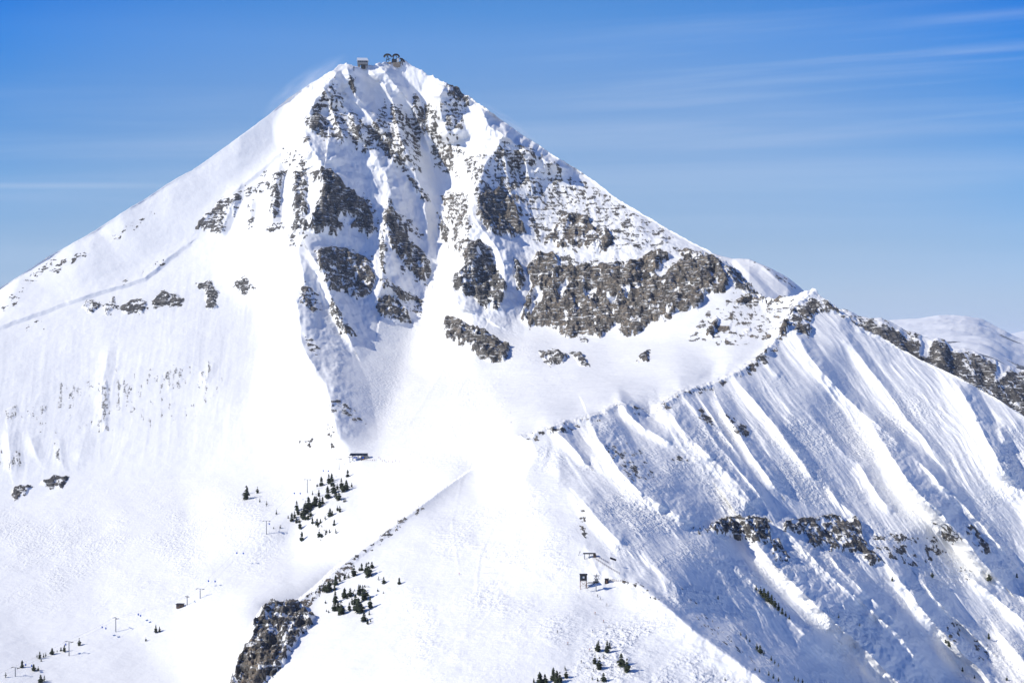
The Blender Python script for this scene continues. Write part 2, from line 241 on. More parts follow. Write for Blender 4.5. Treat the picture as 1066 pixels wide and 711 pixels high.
# rock outcrops: (outline, cover 0..1, warmth 0..1)
ROCKS = [
 ([(548,456),(575,446),(600,440),(605,445),(580,452),(556,461)],.34,.15), ([(605,438),(630,430),(648,421),(676,431),(660,434),(640,430),(612,444)],.27,.3), ([(685,424),(712,408),(745,400),(772,387),(775,392),(745,406),(712,414),(690,430)],.2,.4), ([(775,385),(802,364),(818,345),(822,350),(806,370),(780,392)],.3,.5),
 ([(325,112),(345,90),(380,130),(402,152),(380,160),(345,150),(325,137)],.45,.1), ([(398,108),(425,115),(440,165),(420,182),(405,162),(388,132)],.45,.15), ([(480,165),(545,150),(605,188),(560,260),(545,215),(500,205)],.38,.2), ([(560,190),(600,184),(705,250),(640,262),(575,228)],.34,.3),
 ([(700,258),(745,264),(765,290),(720,300),(690,280)],.4,.4), ([(400,290),(440,312),(440,330),(400,330)],.3,.2),
 ([(334,180),(345,178),(360,195),(375,208),(385,220),(392,240),(385,248),(375,240),(360,236),(350,246),(336,244),(320,238),(327,222),(335,205)],1.0,.15),
 ([(350,232),(375,236),(395,246),(396,232),(388,210),(380,200)],.45,.1),
 ([(306,179),(319,179),(320,200),(318,240),(305,238)],.72,.1),
 ([(303,240),(320,240),(315,255),(300,255)],.3,.1),
 ([(284,180),(297,180),(292,200),(288,226),(280,225),(283,200)],.68,.1),
 ([(280,232),(300,232),(292,240),(276,241)],.4,.1),
 ([(309,156),(320,156),(319,178),(309,176)],.4,.1),
 ([(319,180),(334,177),(333,190),(325,190)],.55,.1),
 ([(206,232),(225,214),(250,197),(252,207),(236,222),(233,240),(218,242),(204,238)],.62,.05),
 ([(243,208),(248,210),(245,228),(241,226)],.55,.1),
 ([(255,195),(280,189),(280,198),(255,203)],.5,.1),
 ([(270,179),(300,178),(300,184),(270,184)],.45,.1),
 ([(295,155),(320,155),(318,170),(292,175)],.25,.1),
 ([(259,208),(265,208),(266,238),(257,240)],.3,.1),
 ([(318,122),(335,122),(338,135),(330,139),(318,134)],.75,.1),
 ([(314,143),(322,143),(322,148),(315,148)],.6,.2),
 ([(364,80),(369,82),(372,98),(367,100)],.7,.1),
 ([(340,84),(350,78),(354,88),(345,92)],.3,.1),
 ([(356,120),(366,128),(374,146),(368,148),(358,138)],.35,.1),
 ([(345,125),(352,128),(356,142),(349,138)],.35,.1),
 ([(382,132),(395,140),(412,152),(424,174),(419,178),(408,172),(400,160),(388,152)],.72,.15),
 ([(400,105),(412,112),(424,130),(420,138),(405,125)],.35,.1),
 ([(430,97),(436,100),(443,118),(440,150),(436,162),(426,150),(420,125),(430,115)],.62,.2),
 ([(443,110),(455,112),(456,130),(450,150),(442,140)],.6,.1),
 ([(462,88),(474,90),(494,108),(480,117),(470,108)],.66,.15),
 ([(458,105),(480,114),(486,130),(476,146),(466,138)],.42,.1),
 ([(448,135),(464,140),(484,160),(478,185),(452,175)],.45,.3),
 ([(425,183),(435,193),(446,208),(442,212),(430,200)],.66,.1),
 ([(412,150),(422,156),(440,178),(434,180),(422,170)],.62,.1),
 ([(402,203),(412,213),(425,228),(440,244),(438,250),(420,240),(402,222)],.42,.3),
 ([(402,222),(412,222),(422,236),(428,252),(438,262),(448,276),(449,288),(440,296),(425,282),(408,262),(401,242)],.88,.2),
 ([(430,280),(446,292),(446,300),(436,298),(415,282),(416,272)],.45,.1),
 ([(398,240),(402,262),(401,285),(397,280),(395,255)],.6,.1),
 ([(328,262),(345,258),(362,260),(385,272),(392,292),(386,305),(372,312),(358,305),(342,302),(335,285)],.76,.3),
 ([(372,262),(385,262),(390,272),(378,272)],.35,.1),
 ([(306,318),(317,294),(330,306),(336,324),(330,326),(318,316)],.52,.3),
 ([(345,312),(352,322),(362,340),(371,350),(366,353),(352,344),(343,326)],.66,.2),
 ([(396,292),(404,292),(420,304),(440,313),(438,316),(418,311),(400,304)],.62,.25),
 ([(390,314),(402,310),(420,318),(429,335),(412,338),(396,328)],.85,.2),
 ([(315,348),(325,352),(337,370),(330,372),(318,358)],.3,.1),
 ([(342,418),(354,418),(372,428),(380,440),(372,440),(352,428),(346,430)],.42,.1),
 ([(340,440),(348,445),(350,470),(344,465)],.25,.2),
 ([(312,458),(325,457),(322,468),(314,467)],.55,.1),
 ([(455,222),(464,230),(472,252),(466,262),(458,240)],.62,.1),
 ([(450,158),(465,160),(472,175),(462,180),(452,172)],.4,.4),
 ([(458,205),(485,200),(490,235),(486,268),(478,268),(470,245),(462,225)],.5,.4),
 ([(492,180),(505,170),(512,200),(505,215),(495,212)],.45,.1),
 ([(498,206),(520,200),(533,208),(545,232),(548,244),(530,250),(510,242),(497,225)],1.0,.4),
 ([(504,168),(520,152),(527,200),(508,202)],.42,.1),
 ([(525,148),(545,160),(566,180),(560,205),(548,212),(532,195)],.45,.1),
 ([(528,190),(540,200),(548,225),(540,225),(530,210)],.55,.4),
 ([(485,253),(500,252),(512,262),(518,285),(526,296),(526,310),(518,326),(505,322),(492,308),(472,302),(472,292),(485,278)],.85,.15),
 ([(535,270),(541,274),(548,290),(541,303),(536,290)],.85,.1),
 ([(461,336),(472,331),(490,340),(515,352),(531,362),(526,375),(508,375),(485,362),(465,352)],.92,.35),
 ([(565,255),(580,232),(595,222),(612,224),(620,240),(630,236),(638,250),(630,262),(618,262),(600,256),(585,262),(575,252)],.72,.6),
 ([(580,205),(600,190),(640,215),(640,235),(600,225)],.2,.3),
 ([(630,235),(660,222),(700,262),(690,270),(660,262),(640,258)],.3,.5),
 ([(570,262),(620,260),(660,272),(640,280),(580,280)],.42,.2),
 ([(546,282),(560,264),(576,266),(582,280),(625,276),(655,274),(682,264),(704,268),(712,262),(720,268),(728,266),(744,267),(750,276),(760,296),(750,306),(738,306),(726,321),(704,326),(686,337),(680,332),(664,346),(646,350),(642,338),(625,351),(608,346),(592,352),(580,344),(570,341),(552,341),(542,334),(547,315),(554,302)],.84,.6),
 ([(549,283),(600,280),(640,278),(690,290),(740,280),(745,300),(700,322),(650,335),(600,335),(560,325)],1.0,.6),
 ([(672,250),(690,245),(700,262),(680,262)],.3,.2),
 ([(560,366),(575,362),(594,370),(585,377),(572,383)],.7,.2),
 ([(594,366),(606,368),(615,382),(603,380)],.62,.2),
 ([(604,351),(614,352),(612,357),(604,355)],.6,.2),
 ([(665,370),(676,365),(676,376),(662,378)],.66,.2),
 ([(734,350),(745,328),(749,334),(742,354)],.72,.9),
 ([(712,352),(730,335),(742,328),(736,345),(720,356)],.35,.4),
 ([(766,312),(780,306),(797,311),(794,318),(782,314),(768,318)],.6,.9),
 ([(752,352),(766,340),(768,348),(755,356)],.45,.8),
 ([(755,338),(762,332),(762,344),(756,346)],.5,.9),
 ([(772,345),(782,338),(782,348),(774,352)],.5,.7),
 ([(730,330),(765,305),(790,300),(830,308),(820,335),(800,352),(770,362),(730,358)],.27,.6),
 ([(811,350),(816,334),(822,336),(821,346),(814,352)],.85,1.),
 ([(794,368),(800,362),(801,367),(796,371)],.7,.9),
 ([(752,274),(764,280),(785,298),(800,312),(790,312),(768,302),(757,292)],.62,.0),
 ([(822,320),(838,312),(852,312),(866,320),(880,330),(868,328),(850,326),(846,340),(840,350),(828,348),(821,335)],.62,.1),
 ([(782,374),(797,371),(800,380),(790,384)],.4,.0),
 ([(575,450),(590,441),(600,443),(590,452)],.5,.1),
 ([(640,421),(660,423),(676,431),(650,429)],.45,.2),
 ([(548,455),(556,452),(560,456)],.5,.1),
 ([(84,322),(96,312),(106,318),(96,327)],0.6900000000000001,.1),([(106,320),(118,309),(124,320),(112,328)],0.6900000000000001,.1),([(126,320),(142,312),(154,316),(150,326),(130,328)],0.72,.05),
 ([(158,314),(172,303),(184,306),(193,312),(188,317),(162,320)],0.74,.05),([(205,296),(218,292),(229,304),(224,311),(226,322),(214,322),(214,304)],0.76,.05),([(240,300),(253,289),(265,302),(255,307)],0.74,.05),
 ([(20,335),(45,332),(50,345),(25,350)],.25,.0),
 ([(0,420),(50,415),(100,385),(150,380),(225,375),(235,400),(200,440),(140,450),(110,455),(70,445),(0,440)],.2,.0),([(5,426),(20,420),(21,434),(7,438)],.5,.0),([(26,427),(50,420),(48,430),(30,434)],.45,.0),([(60,400),(86,392),(86,418),(72,442),(60,430)],.34,.0),
 ([(104,402),(112,393),(115,420),(113,448),(105,452)],.52,.0),([(116,398),(130,392),(138,400),(140,420),(137,442),(131,425)],.38,.0),([(170,386),(191,380),(190,404),(173,408)],.46,.0),
 ([(208,386),(222,380),(216,400),(206,401)],.48,.0),([(196,438),(206,426),(204,436),(196,446)],.4,.0),([(60,335),(180,335),(175,380),(60,385)],.05,.0),
 ([(8,468),(20,468),(28,486),(8,488)],.42,.0),([(54,462),(64,464),(67,484),(58,480)],.4,.0),([(30,445),(60,446),(58,452),(34,452)],.3,.0),([(0,456),(6,462),(4,486),(0,486)],.4,.0),
 ([(10,514),(20,505),(32,506),(26,517),(14,519)],.9,.1),([(40,504),(56,494),(71,496),(64,507),(52,509)],.8,.1),
 ([(42,288),(66,272),(92,262),(90,268),(60,283)],.42,.2),([(0,316),(30,290),(48,274),(60,268),(44,290),(5,325)],.22,.2),([(112,224),(122,216),(135,214),(130,219),(116,226)],.5,.2),([(110,250),(160,218),(162,222),(120,252)],.22,.2),([(118,296),(170,270),(172,274),(122,299)],.2,.2),
 ([(240,716),(249,682),(263,664),(265,648),(275,631),(294,627),(311,627),(329,643),(322,652),(312,664),(296,690),(270,716),(262,745),(232,745)],.74,.3),
 ([(236,745),(242,708),(249,686),(262,668),(270,680),(290,672),(300,668),(288,690),(270,712),(262,745)],.9,.8),
 ([(276,672),(300,655),(316,655),(300,682),(284,700)],.6,.6),
 ([(311,628),(346,596),(389,563),(414,542),(440,525),(441,528),(416,547),(391,568),(350,606),(318,632)],.42,.5),
 ([(340,602),(366,582),(392,566),(392,572),(372,590),(345,612)],.3,.7),
 ([(738,548),(750,540),(776,538),(800,543),(803,565),(790,566),(775,560),(745,556)],.72,.1),
 ([(800,562),(812,560),(822,584),(808,582)],.62,.1),([(812,543),(866,538),(868,566),(848,570),(836,556),(815,552)],.62,.1),
 ([(840,542),(870,538),(892,540),(904,570),(925,590),(905,588),(895,575),(870,574),(842,565)],.64,.15),([(905,556),(940,556),(972,560),(985,575),(950,590),(915,576)],.36,.1),
 ([(972,545),(985,545),(1002,562),(992,568),(975,556)],.55,.1),([(1004,542),(1016,548),(1034,574),(1024,576),(1010,560)],.55,.1),([(720,548),(740,548),(742,560),(726,556)],.3,.2),
 ([(1000,590),(1012,594),(1012,604),(1002,602)],.3,.1),([(985,640),(1000,650),(1000,672),(988,665)],.35,.1),([(1010,660),(1030,668),(1030,690),(1015,685)],.3,.1),([(700,468),(715,478),(710,486),(700,478)],.3,.1),
 ([(625,455),(655,470),(672,500),(660,500),(640,485)],.3,.1),([(650,460),(668,468),(690,500),(680,500),(660,480)],.3,.1),([(730,425),(745,440),(740,446),(728,434)],.4,.1),([(755,430),(780,445),(782,462),(765,450)],.42,.1),
 ([(686,420),(708,409),(706,413),(690,424)],.3,.6),
 ([(606,520),(612,560),(608,570),(600,535)],.28,.3),([(640,600),(665,606),(690,625),(680,625),(655,610)],.3,.5),([(700,600),(760,660),(800,700),(740,665)],.12,.2),
]
MOGUL = [([(400,600),(480,520),(560,480),(610,600),(600,700),(420,700)],.55),([(440,340),(620,340),(560,440),(470,520),(380,490),(360,400)],.5),([(60,520),(300,500),(280,600),(120,640),(0,620),(-160,620),(-160,560)],.7),
         ([(545,455),(700,420),(850,400),(1000,420),(1240,520),(1240,790),(850,760),(700,650),(620,560)],1.0),([(620,620),(700,640),(800,720),(700,760),(600,700)],1.0),([(320,180),(440,150),(470,250),(440,340),(330,380)],.4)]

# ------------------------------------------------------------------ scene, camera, light
scene = bpy.context.scene
COL = scene.collection
def link(o): COL.objects.link(o); return o
cam = bpy.data.cameras.new('camera'); cam.sensor_width = 36; cam.lens = 36 * F / 1066
cam.clip_start = 5; cam.clip_end = 200000
co = link(bpy.data.objects.new('camera', cam)); co.rotation_euler = (math.pi / 2, 0, 0); scene.camera = co
SUN_AZ = math.radians(-101)      # from +Y towards +X; the sun stands to the left, a little behind the viewer
SUN_EL = math.radians(35.5)
sd = Vector((math.sin(SUN_AZ) * math.cos(SUN_EL), math.cos(SUN_AZ) * math.cos(SUN_EL), math.sin(SUN_EL)))
sun = bpy.data.lights.new('sun', 'SUN'); sun.energy = 3.8; sun.angle = math.radians(.5); sun.color = (1, .94, .79)
so = link(bpy.data.objects.new('sun', sun)); so.rotation_euler = sd.to_track_quat('Z', 'Y').to_euler(); so.location = (-300, 0, 800)
W = bpy.data.worlds.new('World'); scene.world = W; W.use_nodes = True
nt = W.node_tree; nt.nodes.clear()
def N(tree, t, **kw):
    n = tree.nodes.new(t)
    for k, v in kw.items():
        if hasattr(n, k): setattr(n, k, v)
        else: n.inputs[k].default_value = v
    return n
def L(tree, a, b): tree.links.new(a, b)
def math_n(tree, op, a, b=None, clamp=False):
    n = tree.nodes.new('ShaderNodeMath'); n.operation = op; n.use_clamp = clamp
    for i, v in enumerate((a, b)):
        if v is None: continue
        if isinstance(v, (int, float)): n.inputs[i].default_value = v
        else: tree.links.new(v, n.inputs[i])
    return n.outputs[0]
def ramp_n(tree, src, stops):
    n = tree.nodes.new('ShaderNodeValToRGB'); e = n.color_ramp.elements
    while len(e) < len(stops): e.new(.5)
    for q, (p, c) in zip(e, stops): q.position = p; q.color = c if len(c) == 4 else (*c, 1)
    tree.links.new(src, n.inputs[0]); return n.outputs[0]
sky = N(nt, 'ShaderNodeTexSky', sky_type='NISHITA', sun_disc=False, sun_elevation=SUN_EL, altitude=0, air_density=1.0, dust_density=0, ozone_density=6)
sky.sun_rotation = SUN_AZ
# thin high cirrus streaks, laid out by direction
tc = N(nt, 'ShaderNodeTexCoord'); sep = N(nt, 'ShaderNodeSeparateXYZ'); L(nt, tc.outputs['Generated'], sep.inputs[0])
elev = math_n(nt, 'DIVIDE', sep.outputs['Z'], sep.outputs['Y']); azim = math_n(nt, 'DIVIDE', sep.outputs['X'], sep.outputs['Y'])
def streak(ax, ay, tilt, seed, lo, hi, sc=1.0):
    # long thin streaks: coordinates stretched along the azimuth
    e2 = math_n(nt, 'SUBTRACT', elev, math_n(nt, 'MULTIPLY', azim, tilt))
    cb = N(nt, 'ShaderNodeCombineXYZ'); L(nt, math_n(nt, 'MULTIPLY', azim, ax), cb.inputs[0]); L(nt, math_n(nt, 'MULTIPLY', e2, ay), cb.inputs[1]); cb.inputs[2].default_value = seed
    n = N(nt, 'ShaderNodeTexNoise'); n.inputs['Scale'].default_value = 1; n.inputs['Detail'].default_value = 5; n.inputs['Roughness'].default_value = .55; n.inputs['Distortion'].default_value = .2
    L(nt, cb.outputs[0], n.inputs[0])
    mr = N(nt, 'ShaderNodeMapRange'); mr.interpolation_type = 'SMOOTHSTEP'; mr.inputs[1].default_value = lo; mr.inputs[2].default_value = hi; L(nt, n.outputs[0], mr.inputs[0]); return mr.outputs[0], e2
def band(v, c, w):
    d = math_n(nt, 'ABSOLUTE', math_n(nt, 'SUBTRACT', v, c)); m = N(nt, 'ShaderNodeMapRange'); m.interpolation_type = 'SMOOTHSTEP'
    m.inputs[1].default_value = w; m.inputs[2].default_value = 0; L(nt, d, m.inputs[0]); return m.outputs[0]
s1, e1 = streak(2.2, 62, .075, 3.1, .40, .78)
right = N(nt, 'ShaderNodeMapRange'); right.interpolation_type = 'SMOOTHSTEP'; right.inputs[1].default_value = -.06; right.inputs[2].default_value = .16; L(nt, azim, right.inputs[0])
c1 = math_n(nt, 'MULTIPLY', math_n(nt, 'MULTIPLY', s1, band(e1, .170, .075)), right.outputs[0])
s2, e2_ = streak(3, 80, 0, 8.4, .5, .75)
left = N(nt, 'ShaderNodeMapRange'); left.interpolation_type = 'SMOOTHSTEP'; left.inputs[1].default_value = -.16; left.inputs[2].default_value = -.30; L(nt, azim, left.inputs[0])
c2 = math_n(nt, 'MULTIPLY', band(e2_, .1095, .0035), left.outputs[0])
s3, e3 = streak(1.2, 26, .01, 1.2, .42, .8)
c3 = math_n(nt, 'MULTIPLY', s3, band(e3, .12, .13))
tot = math_n(nt, 'ADD', math_n(nt, 'MULTIPLY', c1, .38), math_n(nt, 'ADD', math_n(nt, 'MULTIPLY', c2, .22), math_n(nt, 'MULTIPLY', c3, .3)), True)
front = math_n(nt, 'GREATER_THAN', sep.outputs['Y'], 0.05)
tot = math_n(nt, 'MULTIPLY', tot, front)
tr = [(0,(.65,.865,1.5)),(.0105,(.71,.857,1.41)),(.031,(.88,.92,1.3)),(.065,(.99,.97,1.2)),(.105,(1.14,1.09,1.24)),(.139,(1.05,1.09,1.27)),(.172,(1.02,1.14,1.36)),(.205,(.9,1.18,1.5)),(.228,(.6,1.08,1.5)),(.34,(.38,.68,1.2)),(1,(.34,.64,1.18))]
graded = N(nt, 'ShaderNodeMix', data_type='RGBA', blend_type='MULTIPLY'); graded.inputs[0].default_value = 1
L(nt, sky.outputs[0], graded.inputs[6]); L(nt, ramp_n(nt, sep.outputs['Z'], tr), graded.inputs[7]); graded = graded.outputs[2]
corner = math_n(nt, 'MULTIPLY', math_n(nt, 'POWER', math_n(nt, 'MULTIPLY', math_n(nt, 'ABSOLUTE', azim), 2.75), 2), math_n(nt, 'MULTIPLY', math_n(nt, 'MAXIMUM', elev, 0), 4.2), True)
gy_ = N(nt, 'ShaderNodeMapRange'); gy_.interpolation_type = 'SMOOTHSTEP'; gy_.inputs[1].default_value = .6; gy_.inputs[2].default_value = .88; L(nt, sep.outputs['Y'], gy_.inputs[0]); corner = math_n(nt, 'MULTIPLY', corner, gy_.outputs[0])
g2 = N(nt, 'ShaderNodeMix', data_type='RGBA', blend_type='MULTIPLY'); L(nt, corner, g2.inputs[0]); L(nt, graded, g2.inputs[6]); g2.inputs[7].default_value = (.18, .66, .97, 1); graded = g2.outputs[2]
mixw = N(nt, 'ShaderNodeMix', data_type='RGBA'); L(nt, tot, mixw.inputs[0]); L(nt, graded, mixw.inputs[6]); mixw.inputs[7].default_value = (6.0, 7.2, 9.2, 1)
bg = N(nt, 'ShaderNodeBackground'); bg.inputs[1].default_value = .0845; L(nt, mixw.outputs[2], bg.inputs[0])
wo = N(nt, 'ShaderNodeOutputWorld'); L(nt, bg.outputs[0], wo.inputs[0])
vs = scene.view_settings; scene.display_settings.display_device = 'sRGB'
vs.view_transform = 'Standard'; vs.look = 'None'; vs.gamma = 1; vs.use_curve_mapping = False; vs.exposure = .19
scene.cycles.max_bounces = 5; scene.cycles.diffuse_bounces = 3; scene.cycles.glossy_bounces = 1; scene.cycles.volume_bounces = 1; scene.cycles.transparent_max_bounces = 8
scene.cycles.use_denoising = True

# ------------------------------------------------------------------ materials
def material(name):
    m = bpy.data.materials.new(name); m.use_nodes = True; t = m.node_tree; t.nodes.clear()
    out = t.nodes.new('ShaderNodeOutputMaterial'); b = t.nodes.new('ShaderNodeBsdfPrincipled'); t.links.new(b.outputs[0], out.inputs[0])
    b.inputs['Specular IOR Level'].default_value = .25
    return m, t, b
def noise_n(t, scale, detail=4, rough=.55, vec=None, out=0):
    n = t.nodes.new('ShaderNodeTexNoise'); n.inputs['Scale'].default_value = scale; n.inputs['Detail'].default_value = detail; n.inputs['Roughness'].default_value = rough
    if vec is not None: t.links.new(vec, n.inputs[0])
    return n.outputs[out]
def mix_n(t, fac, a, b):
    n = t.nodes.new('ShaderNodeMix'); n.data_type = 'RGBA'
    if isinstance(fac, (int, float)): n.inputs[0].default_value = fac
    else: t.links.new(fac, n.inputs[0])
    for i, v in ((6, a), (7, b)):
        if isinstance(v, tuple): n.inputs[i].default_value = (*v, 1) if len(v) == 3 else v
        else: t.links.new(v, n.inputs[i])
    return n.outputs[2]
def terrain_mat(name, fine=1.0, mogul=True):
    m, t, b = material(name)
    tc = t.nodes.new('ShaderNodeTexCoord'); P = tc.outputs['Object']
    at = t.nodes.new('ShaderNodeAttribute'); at.attribute_name = 'rock'
    aw = t.nodes.new('ShaderNodeAttribute'); aw.attribute_name = 'warm'
    am = t.nodes.new('ShaderNodeAttribute'); am.attribute_name = 'mogul'
    n1 = noise_n(t, .55 * fine, 3, .7, P)
    f = math_n(t, 'ADD', at.outputs['Fac'], math_n(t, 'MULTIPLY', math_n(t, 'SUBTRACT', n1, .5), 1.5))
    mr = t.nodes.new('ShaderNodeMapRange'); mr.interpolation_type = 'SMOOTHSTEP'; mr.inputs[1].default_value = .38; mr.inputs[2].default_value = .62; t.links.new(f, mr.inputs[0])
    dust = math_n(t, 'ADD', .72, math_n(t, 'MULTIPLY', noise_n(t, .8 * fine, 2, .6, P), .42), True)
    gate = math_n(t, 'MULTIPLY', math_n(t, 'MULTIPLY', mr.outputs[0], dust), math_n(t, 'GREATER_THAN', at.outputs['Fac'], .06))
    mpl = t.nodes.new('ShaderNodeMapping'); mpl.inputs['Scale'].default_value = (.16, .16, 1); t.links.new(P, mpl.inputs[0])
    lr = t.nodes.new('ShaderNodeMapRange'); lr.interpolation_type = 'SMOOTHSTEP'; lr.inputs[1].default_value = .54; lr.inputs[2].default_value = .64; t.links.new(noise_n(t, .42 * fine, 3, .7, mpl.outputs[0]), lr.inputs[0])
    gate = math_n(t, 'MULTIPLY', gate, math_n(t, 'SUBTRACT', 1, math_n(t, 'MULTIPLY', lr.outputs[0], .8)))
    n2 = math_n(t, 'ADD', math_n(t, 'MULTIPLY', noise_n(t, .4 * fine, 4, .75, P), .5), math_n(t, 'MULTIPLY', noise_n(t, .09 * fine, 3, .6, P), .5))
    dark = ramp_n(t, n2, [(.38, (.01, .01, .013)), (.5, (.05, .047, .046)), (.62, (.2, .185, .17))])
    brown = ramp_n(t, n2, [(.38, (.04, .031, .022)), (.5, (.20, .15, .098)), (.62, (.50, .37, .23))])
    n3 = noise_n(t, .05 * fine, 3, .5, P)
    wf = math_n(t, 'MULTIPLY', aw.outputs['Fac'], math_n(t, 'ADD', .35, math_n(t, 'MULTIPLY', n3, 1.2)), True)
    wf = math_n(t, 'MULTIPLY', wf, .85)
    rock = mix_n(t, wf, dark, brown)
    mp = t.nodes.new('ShaderNodeMapping'); mp.inputs['Scale'].default_value = (1, 1, .22); t.links.new(P, mp.inputs[0])
    ck = ramp_n(t, noise_n(t, .34 * fine, 3, .6, mp.outputs[0]), [(.38, (.16, .16, .19)), (.52, (1, 1, 1)), (.7, (1.35, 1.3, 1.22))])
    mp2 = t.nodes.new('ShaderNodeMapping'); mp2.inputs['Scale'].default_value = (.12, .12, 1); t.links.new(P, mp2.inputs[0])
    ck2 = ramp_n(t, noise_n(t, .5 * fine, 2, .6, mp2.outputs[0]), [(.38, (.4, .4, .42)), (.5, (1, 1, 1))])
    mm = t.nodes.new('ShaderNodeMix'); mm.data_type = 'RGBA'; mm.blend_type = 'MULTIPLY'; mm.inputs[0].default_value = 1; t.links.new(rock, mm.inputs[6]); t.links.new(ck, mm.inputs[7])
    mk2 = t.nodes.new('ShaderNodeMix'); mk2.data_type = 'RGBA'; mk2.blend_type = 'MULTIPLY'; mk2.inputs[0].default_value = 1; t.links.new(mm.outputs[2], mk2.inputs[6]); t.links.new(ck2, mk2.inputs[7])
    rock = mk2.outputs[2]
    n4 = noise_n(t, .02, 4, .5, P)
    snow = ramp_n(t, n4, [(.3, (.87, .875, .885)), (.7, (.895, .90, .905))])
    t.links.new(mix_n(t, gate, snow, rock), b.inputs['Base Color'])
    r = t.nodes.new('ShaderNodeMapRange'); r.inputs[3].default_value = .55; r.inputs[4].default_value = .9; t.links.new(gate, r.inputs[0]); t.links.new(r.outputs[0], b.inputs['Roughness'])
    # bump: wind crust and ski-cut bumps on snow, blocks on rock
    nb = noise_n(t, .10 * fine, 5, .6, P); nm = noise_n(t, .30 * fine, 2, .5, P)
    h1 = math_n(t, 'MULTIPLY', nb, .9)
    h2 = math_n(t, 'MULTIPLY', math_n(t, 'MULTIPLY', nm, am.outputs['Fac']), 2.6)
    nr = noise_n(t, .35 * fine, 4, .65, P)
    h3 = math_n(t, 'MULTIPLY', math_n(t, 'MULTIPLY', nr, gate), 3.0)
    bp = t.nodes.new('ShaderNodeBump'); bp.inputs['Strength'].default_value = 1; bp.inputs['Distance'].default_value = 1.0
    t.links.new(math_n(t, 'ADD', math_n(t, 'ADD', h1, h2), h3), bp.inputs['Height']); t.links.new(bp.outputs[0], b.inputs['Normal'])
    return m
MT = terrain_mat('snow_and_rock')

def grid_mesh(name, P, mat, attrs, smooth_shade=True):
    r, c, _ = P.shape
    me = bpy.data.meshes.new(name)
    me.vertices.add(r * c); me.vertices.foreach_set('co', P.reshape(-1).astype(np.float32))
    i = np.arange(r * c).reshape(r, c)
    q = np.stack([i[:-1, :-1], i[1:, :-1], i[1:, 1:], i[:-1, 1:]], -1).reshape(-1, 4)
    n = len(q); me.loops.add(n * 4); me.loops.foreach_set('vertex_index', q.reshape(-1).astype(np.int32))
    me.polygons.add(n); me.polygons.foreach_set('loop_start', (np.arange(n) * 4).astype(np.int32))
    me.polygons.foreach_set('use_smooth', np.full(n, smooth_shade))
    me.update(calc_edges=True)
    for k, v in attrs.items():
        a = me.attributes.new(k, 'FLOAT', 'POINT'); a.data.foreach_set('value', v.reshape(-1).astype(np.float32))
    me.materials.append(mat)
    return link(bpy.data.objects.new(name, me))

def unproject(px, py, Y): return np.stack([(px - CX) / F * Y, Y, (CY - py) / F * Y], -1)

# ------------------------------------------------------------------ the mountain
GX0, GY0, GS = -156, 60, 1.0
V, D, Fc = cdt_depth(LINES, PTS)
G = raster(V, D, Fc, GX0, GY0, 1236, 785, GS)
for j in range(G.shape[0] - 2, -1, -1):
    m = np.isnan(G[j]); G[j, m] = G[j + 1, m]
gx, gy = np.meshgrid(GX0 + GS * np.arange(G.shape[1]), GY0 + GS * np.arange(G.shape[0]))
line_ = [p[:2] for p in NEAR] + [(500, 481)] + [p[:2] for p in CREST]
front = inside(line_ + [p[:2] for p in SKY if p[0] > 848] + [(1240, 800), (236, 800)], gx, gy)
m = window(gx, gy, line_, 8); d, _, _ = seg_dist(line_, gx[m], gy[m])
wall = np.zeros(G.shape, bool); thin = wall.copy(); wall[m] = d < 4.2; thin[m] = d < .9
wall &= ~front & (gx < 466)
def nblur(G, W_, n): return blur(G * W_, n) / np.maximum(blur(W_, n), 1e-6)
Wi = front.astype(float); Wo = (~front & ~wall).astype(float)
far_ = np.ones(G.shape)
for ln in (EDGE, SKY, CREST):
    q = [p[:2] for p in ln]; m = window(gx, gy, q, 54); d, _, _ = seg_dist(q, gx[m], gy[m]); far_[m] = np.minimum(far_[m], smooth(*((2, 22) if ln is CREST else (6, 32)), d))
G1i, G1o = nblur(G, Wi, 8), nblur(G, Wo, 8); G2i, G2o = nblur(G1i * Wi + G * (1 - Wi), Wi, 240), nblur(G1o * Wo + G * (1 - Wo), Wo, 300)
Gi = G1i * (1 - far_) + G2i * far_; Go = G1o * (1 - far_) + G2o * far_
G = np.where(front, Gi, np.where(thin & wall, G, Go))
STEP = 1 / 1.2
cols = np.arange(-150, 1232, STEP); R_ = 860
S = np.array(SKY)[:, :2]; top = np.interp(cols, S[:, 0], S[:, 1])
t = np.linspace(0, 1, R_)
PX = np.broadcast_to(cols, (R_, len(cols))).copy(); PY = top + (782 - top) * t[:, None]
Yd = 1 / sample(G, GX0, GY0, GS, PX, PY)
mpp = Yd / F
print('grid', PX.shape, round(time.time() - T0, 1))
# warped survey coordinates keep the crests from looking ruled
wx = PX + 3.0 * fbm(PX / 34, PY / 34, 0.3, 3, seed=1); wy = PY + 3.0 * fbm(PX / 34, PY / 34, 5.3, 3, seed=2)
R = np.zeros(PX.shape)
for pts, wl, wr, k in RIBS:
    m = window(wx, wy, pts, max(wl, wr) + 2)
    if not m.any(): continue
    d, s, al = seg_dist(pts, wx[m], wy[m])
    w = np.where(s > 0, wr, wl)
    pr = np.clip(1 - d / w, 0, 1); pr = np.where(s > 0, pr, pr ** 1.6)
    pr = pr * smooth(-.12, .14, al) * smooth(1.1, .8, al)
    kk = 1.35 * k if np.mean([q[1] for q in pts]) < 345 and np.mean([q[0] for q in pts]) < 620 else k * (2.1 if np.mean([q[1] for q in pts]) > 390 and np.mean([q[0] for q in pts]) > 590 else 1.1)
    pr = pr * (1 + .4 * fbm(PX[m] / 16, PY[m] / 16, PX[m] * 0 + wr, 3, .6, seed=35))
    R[m] += kk * min(wr, 34) * mpp[m] * pr
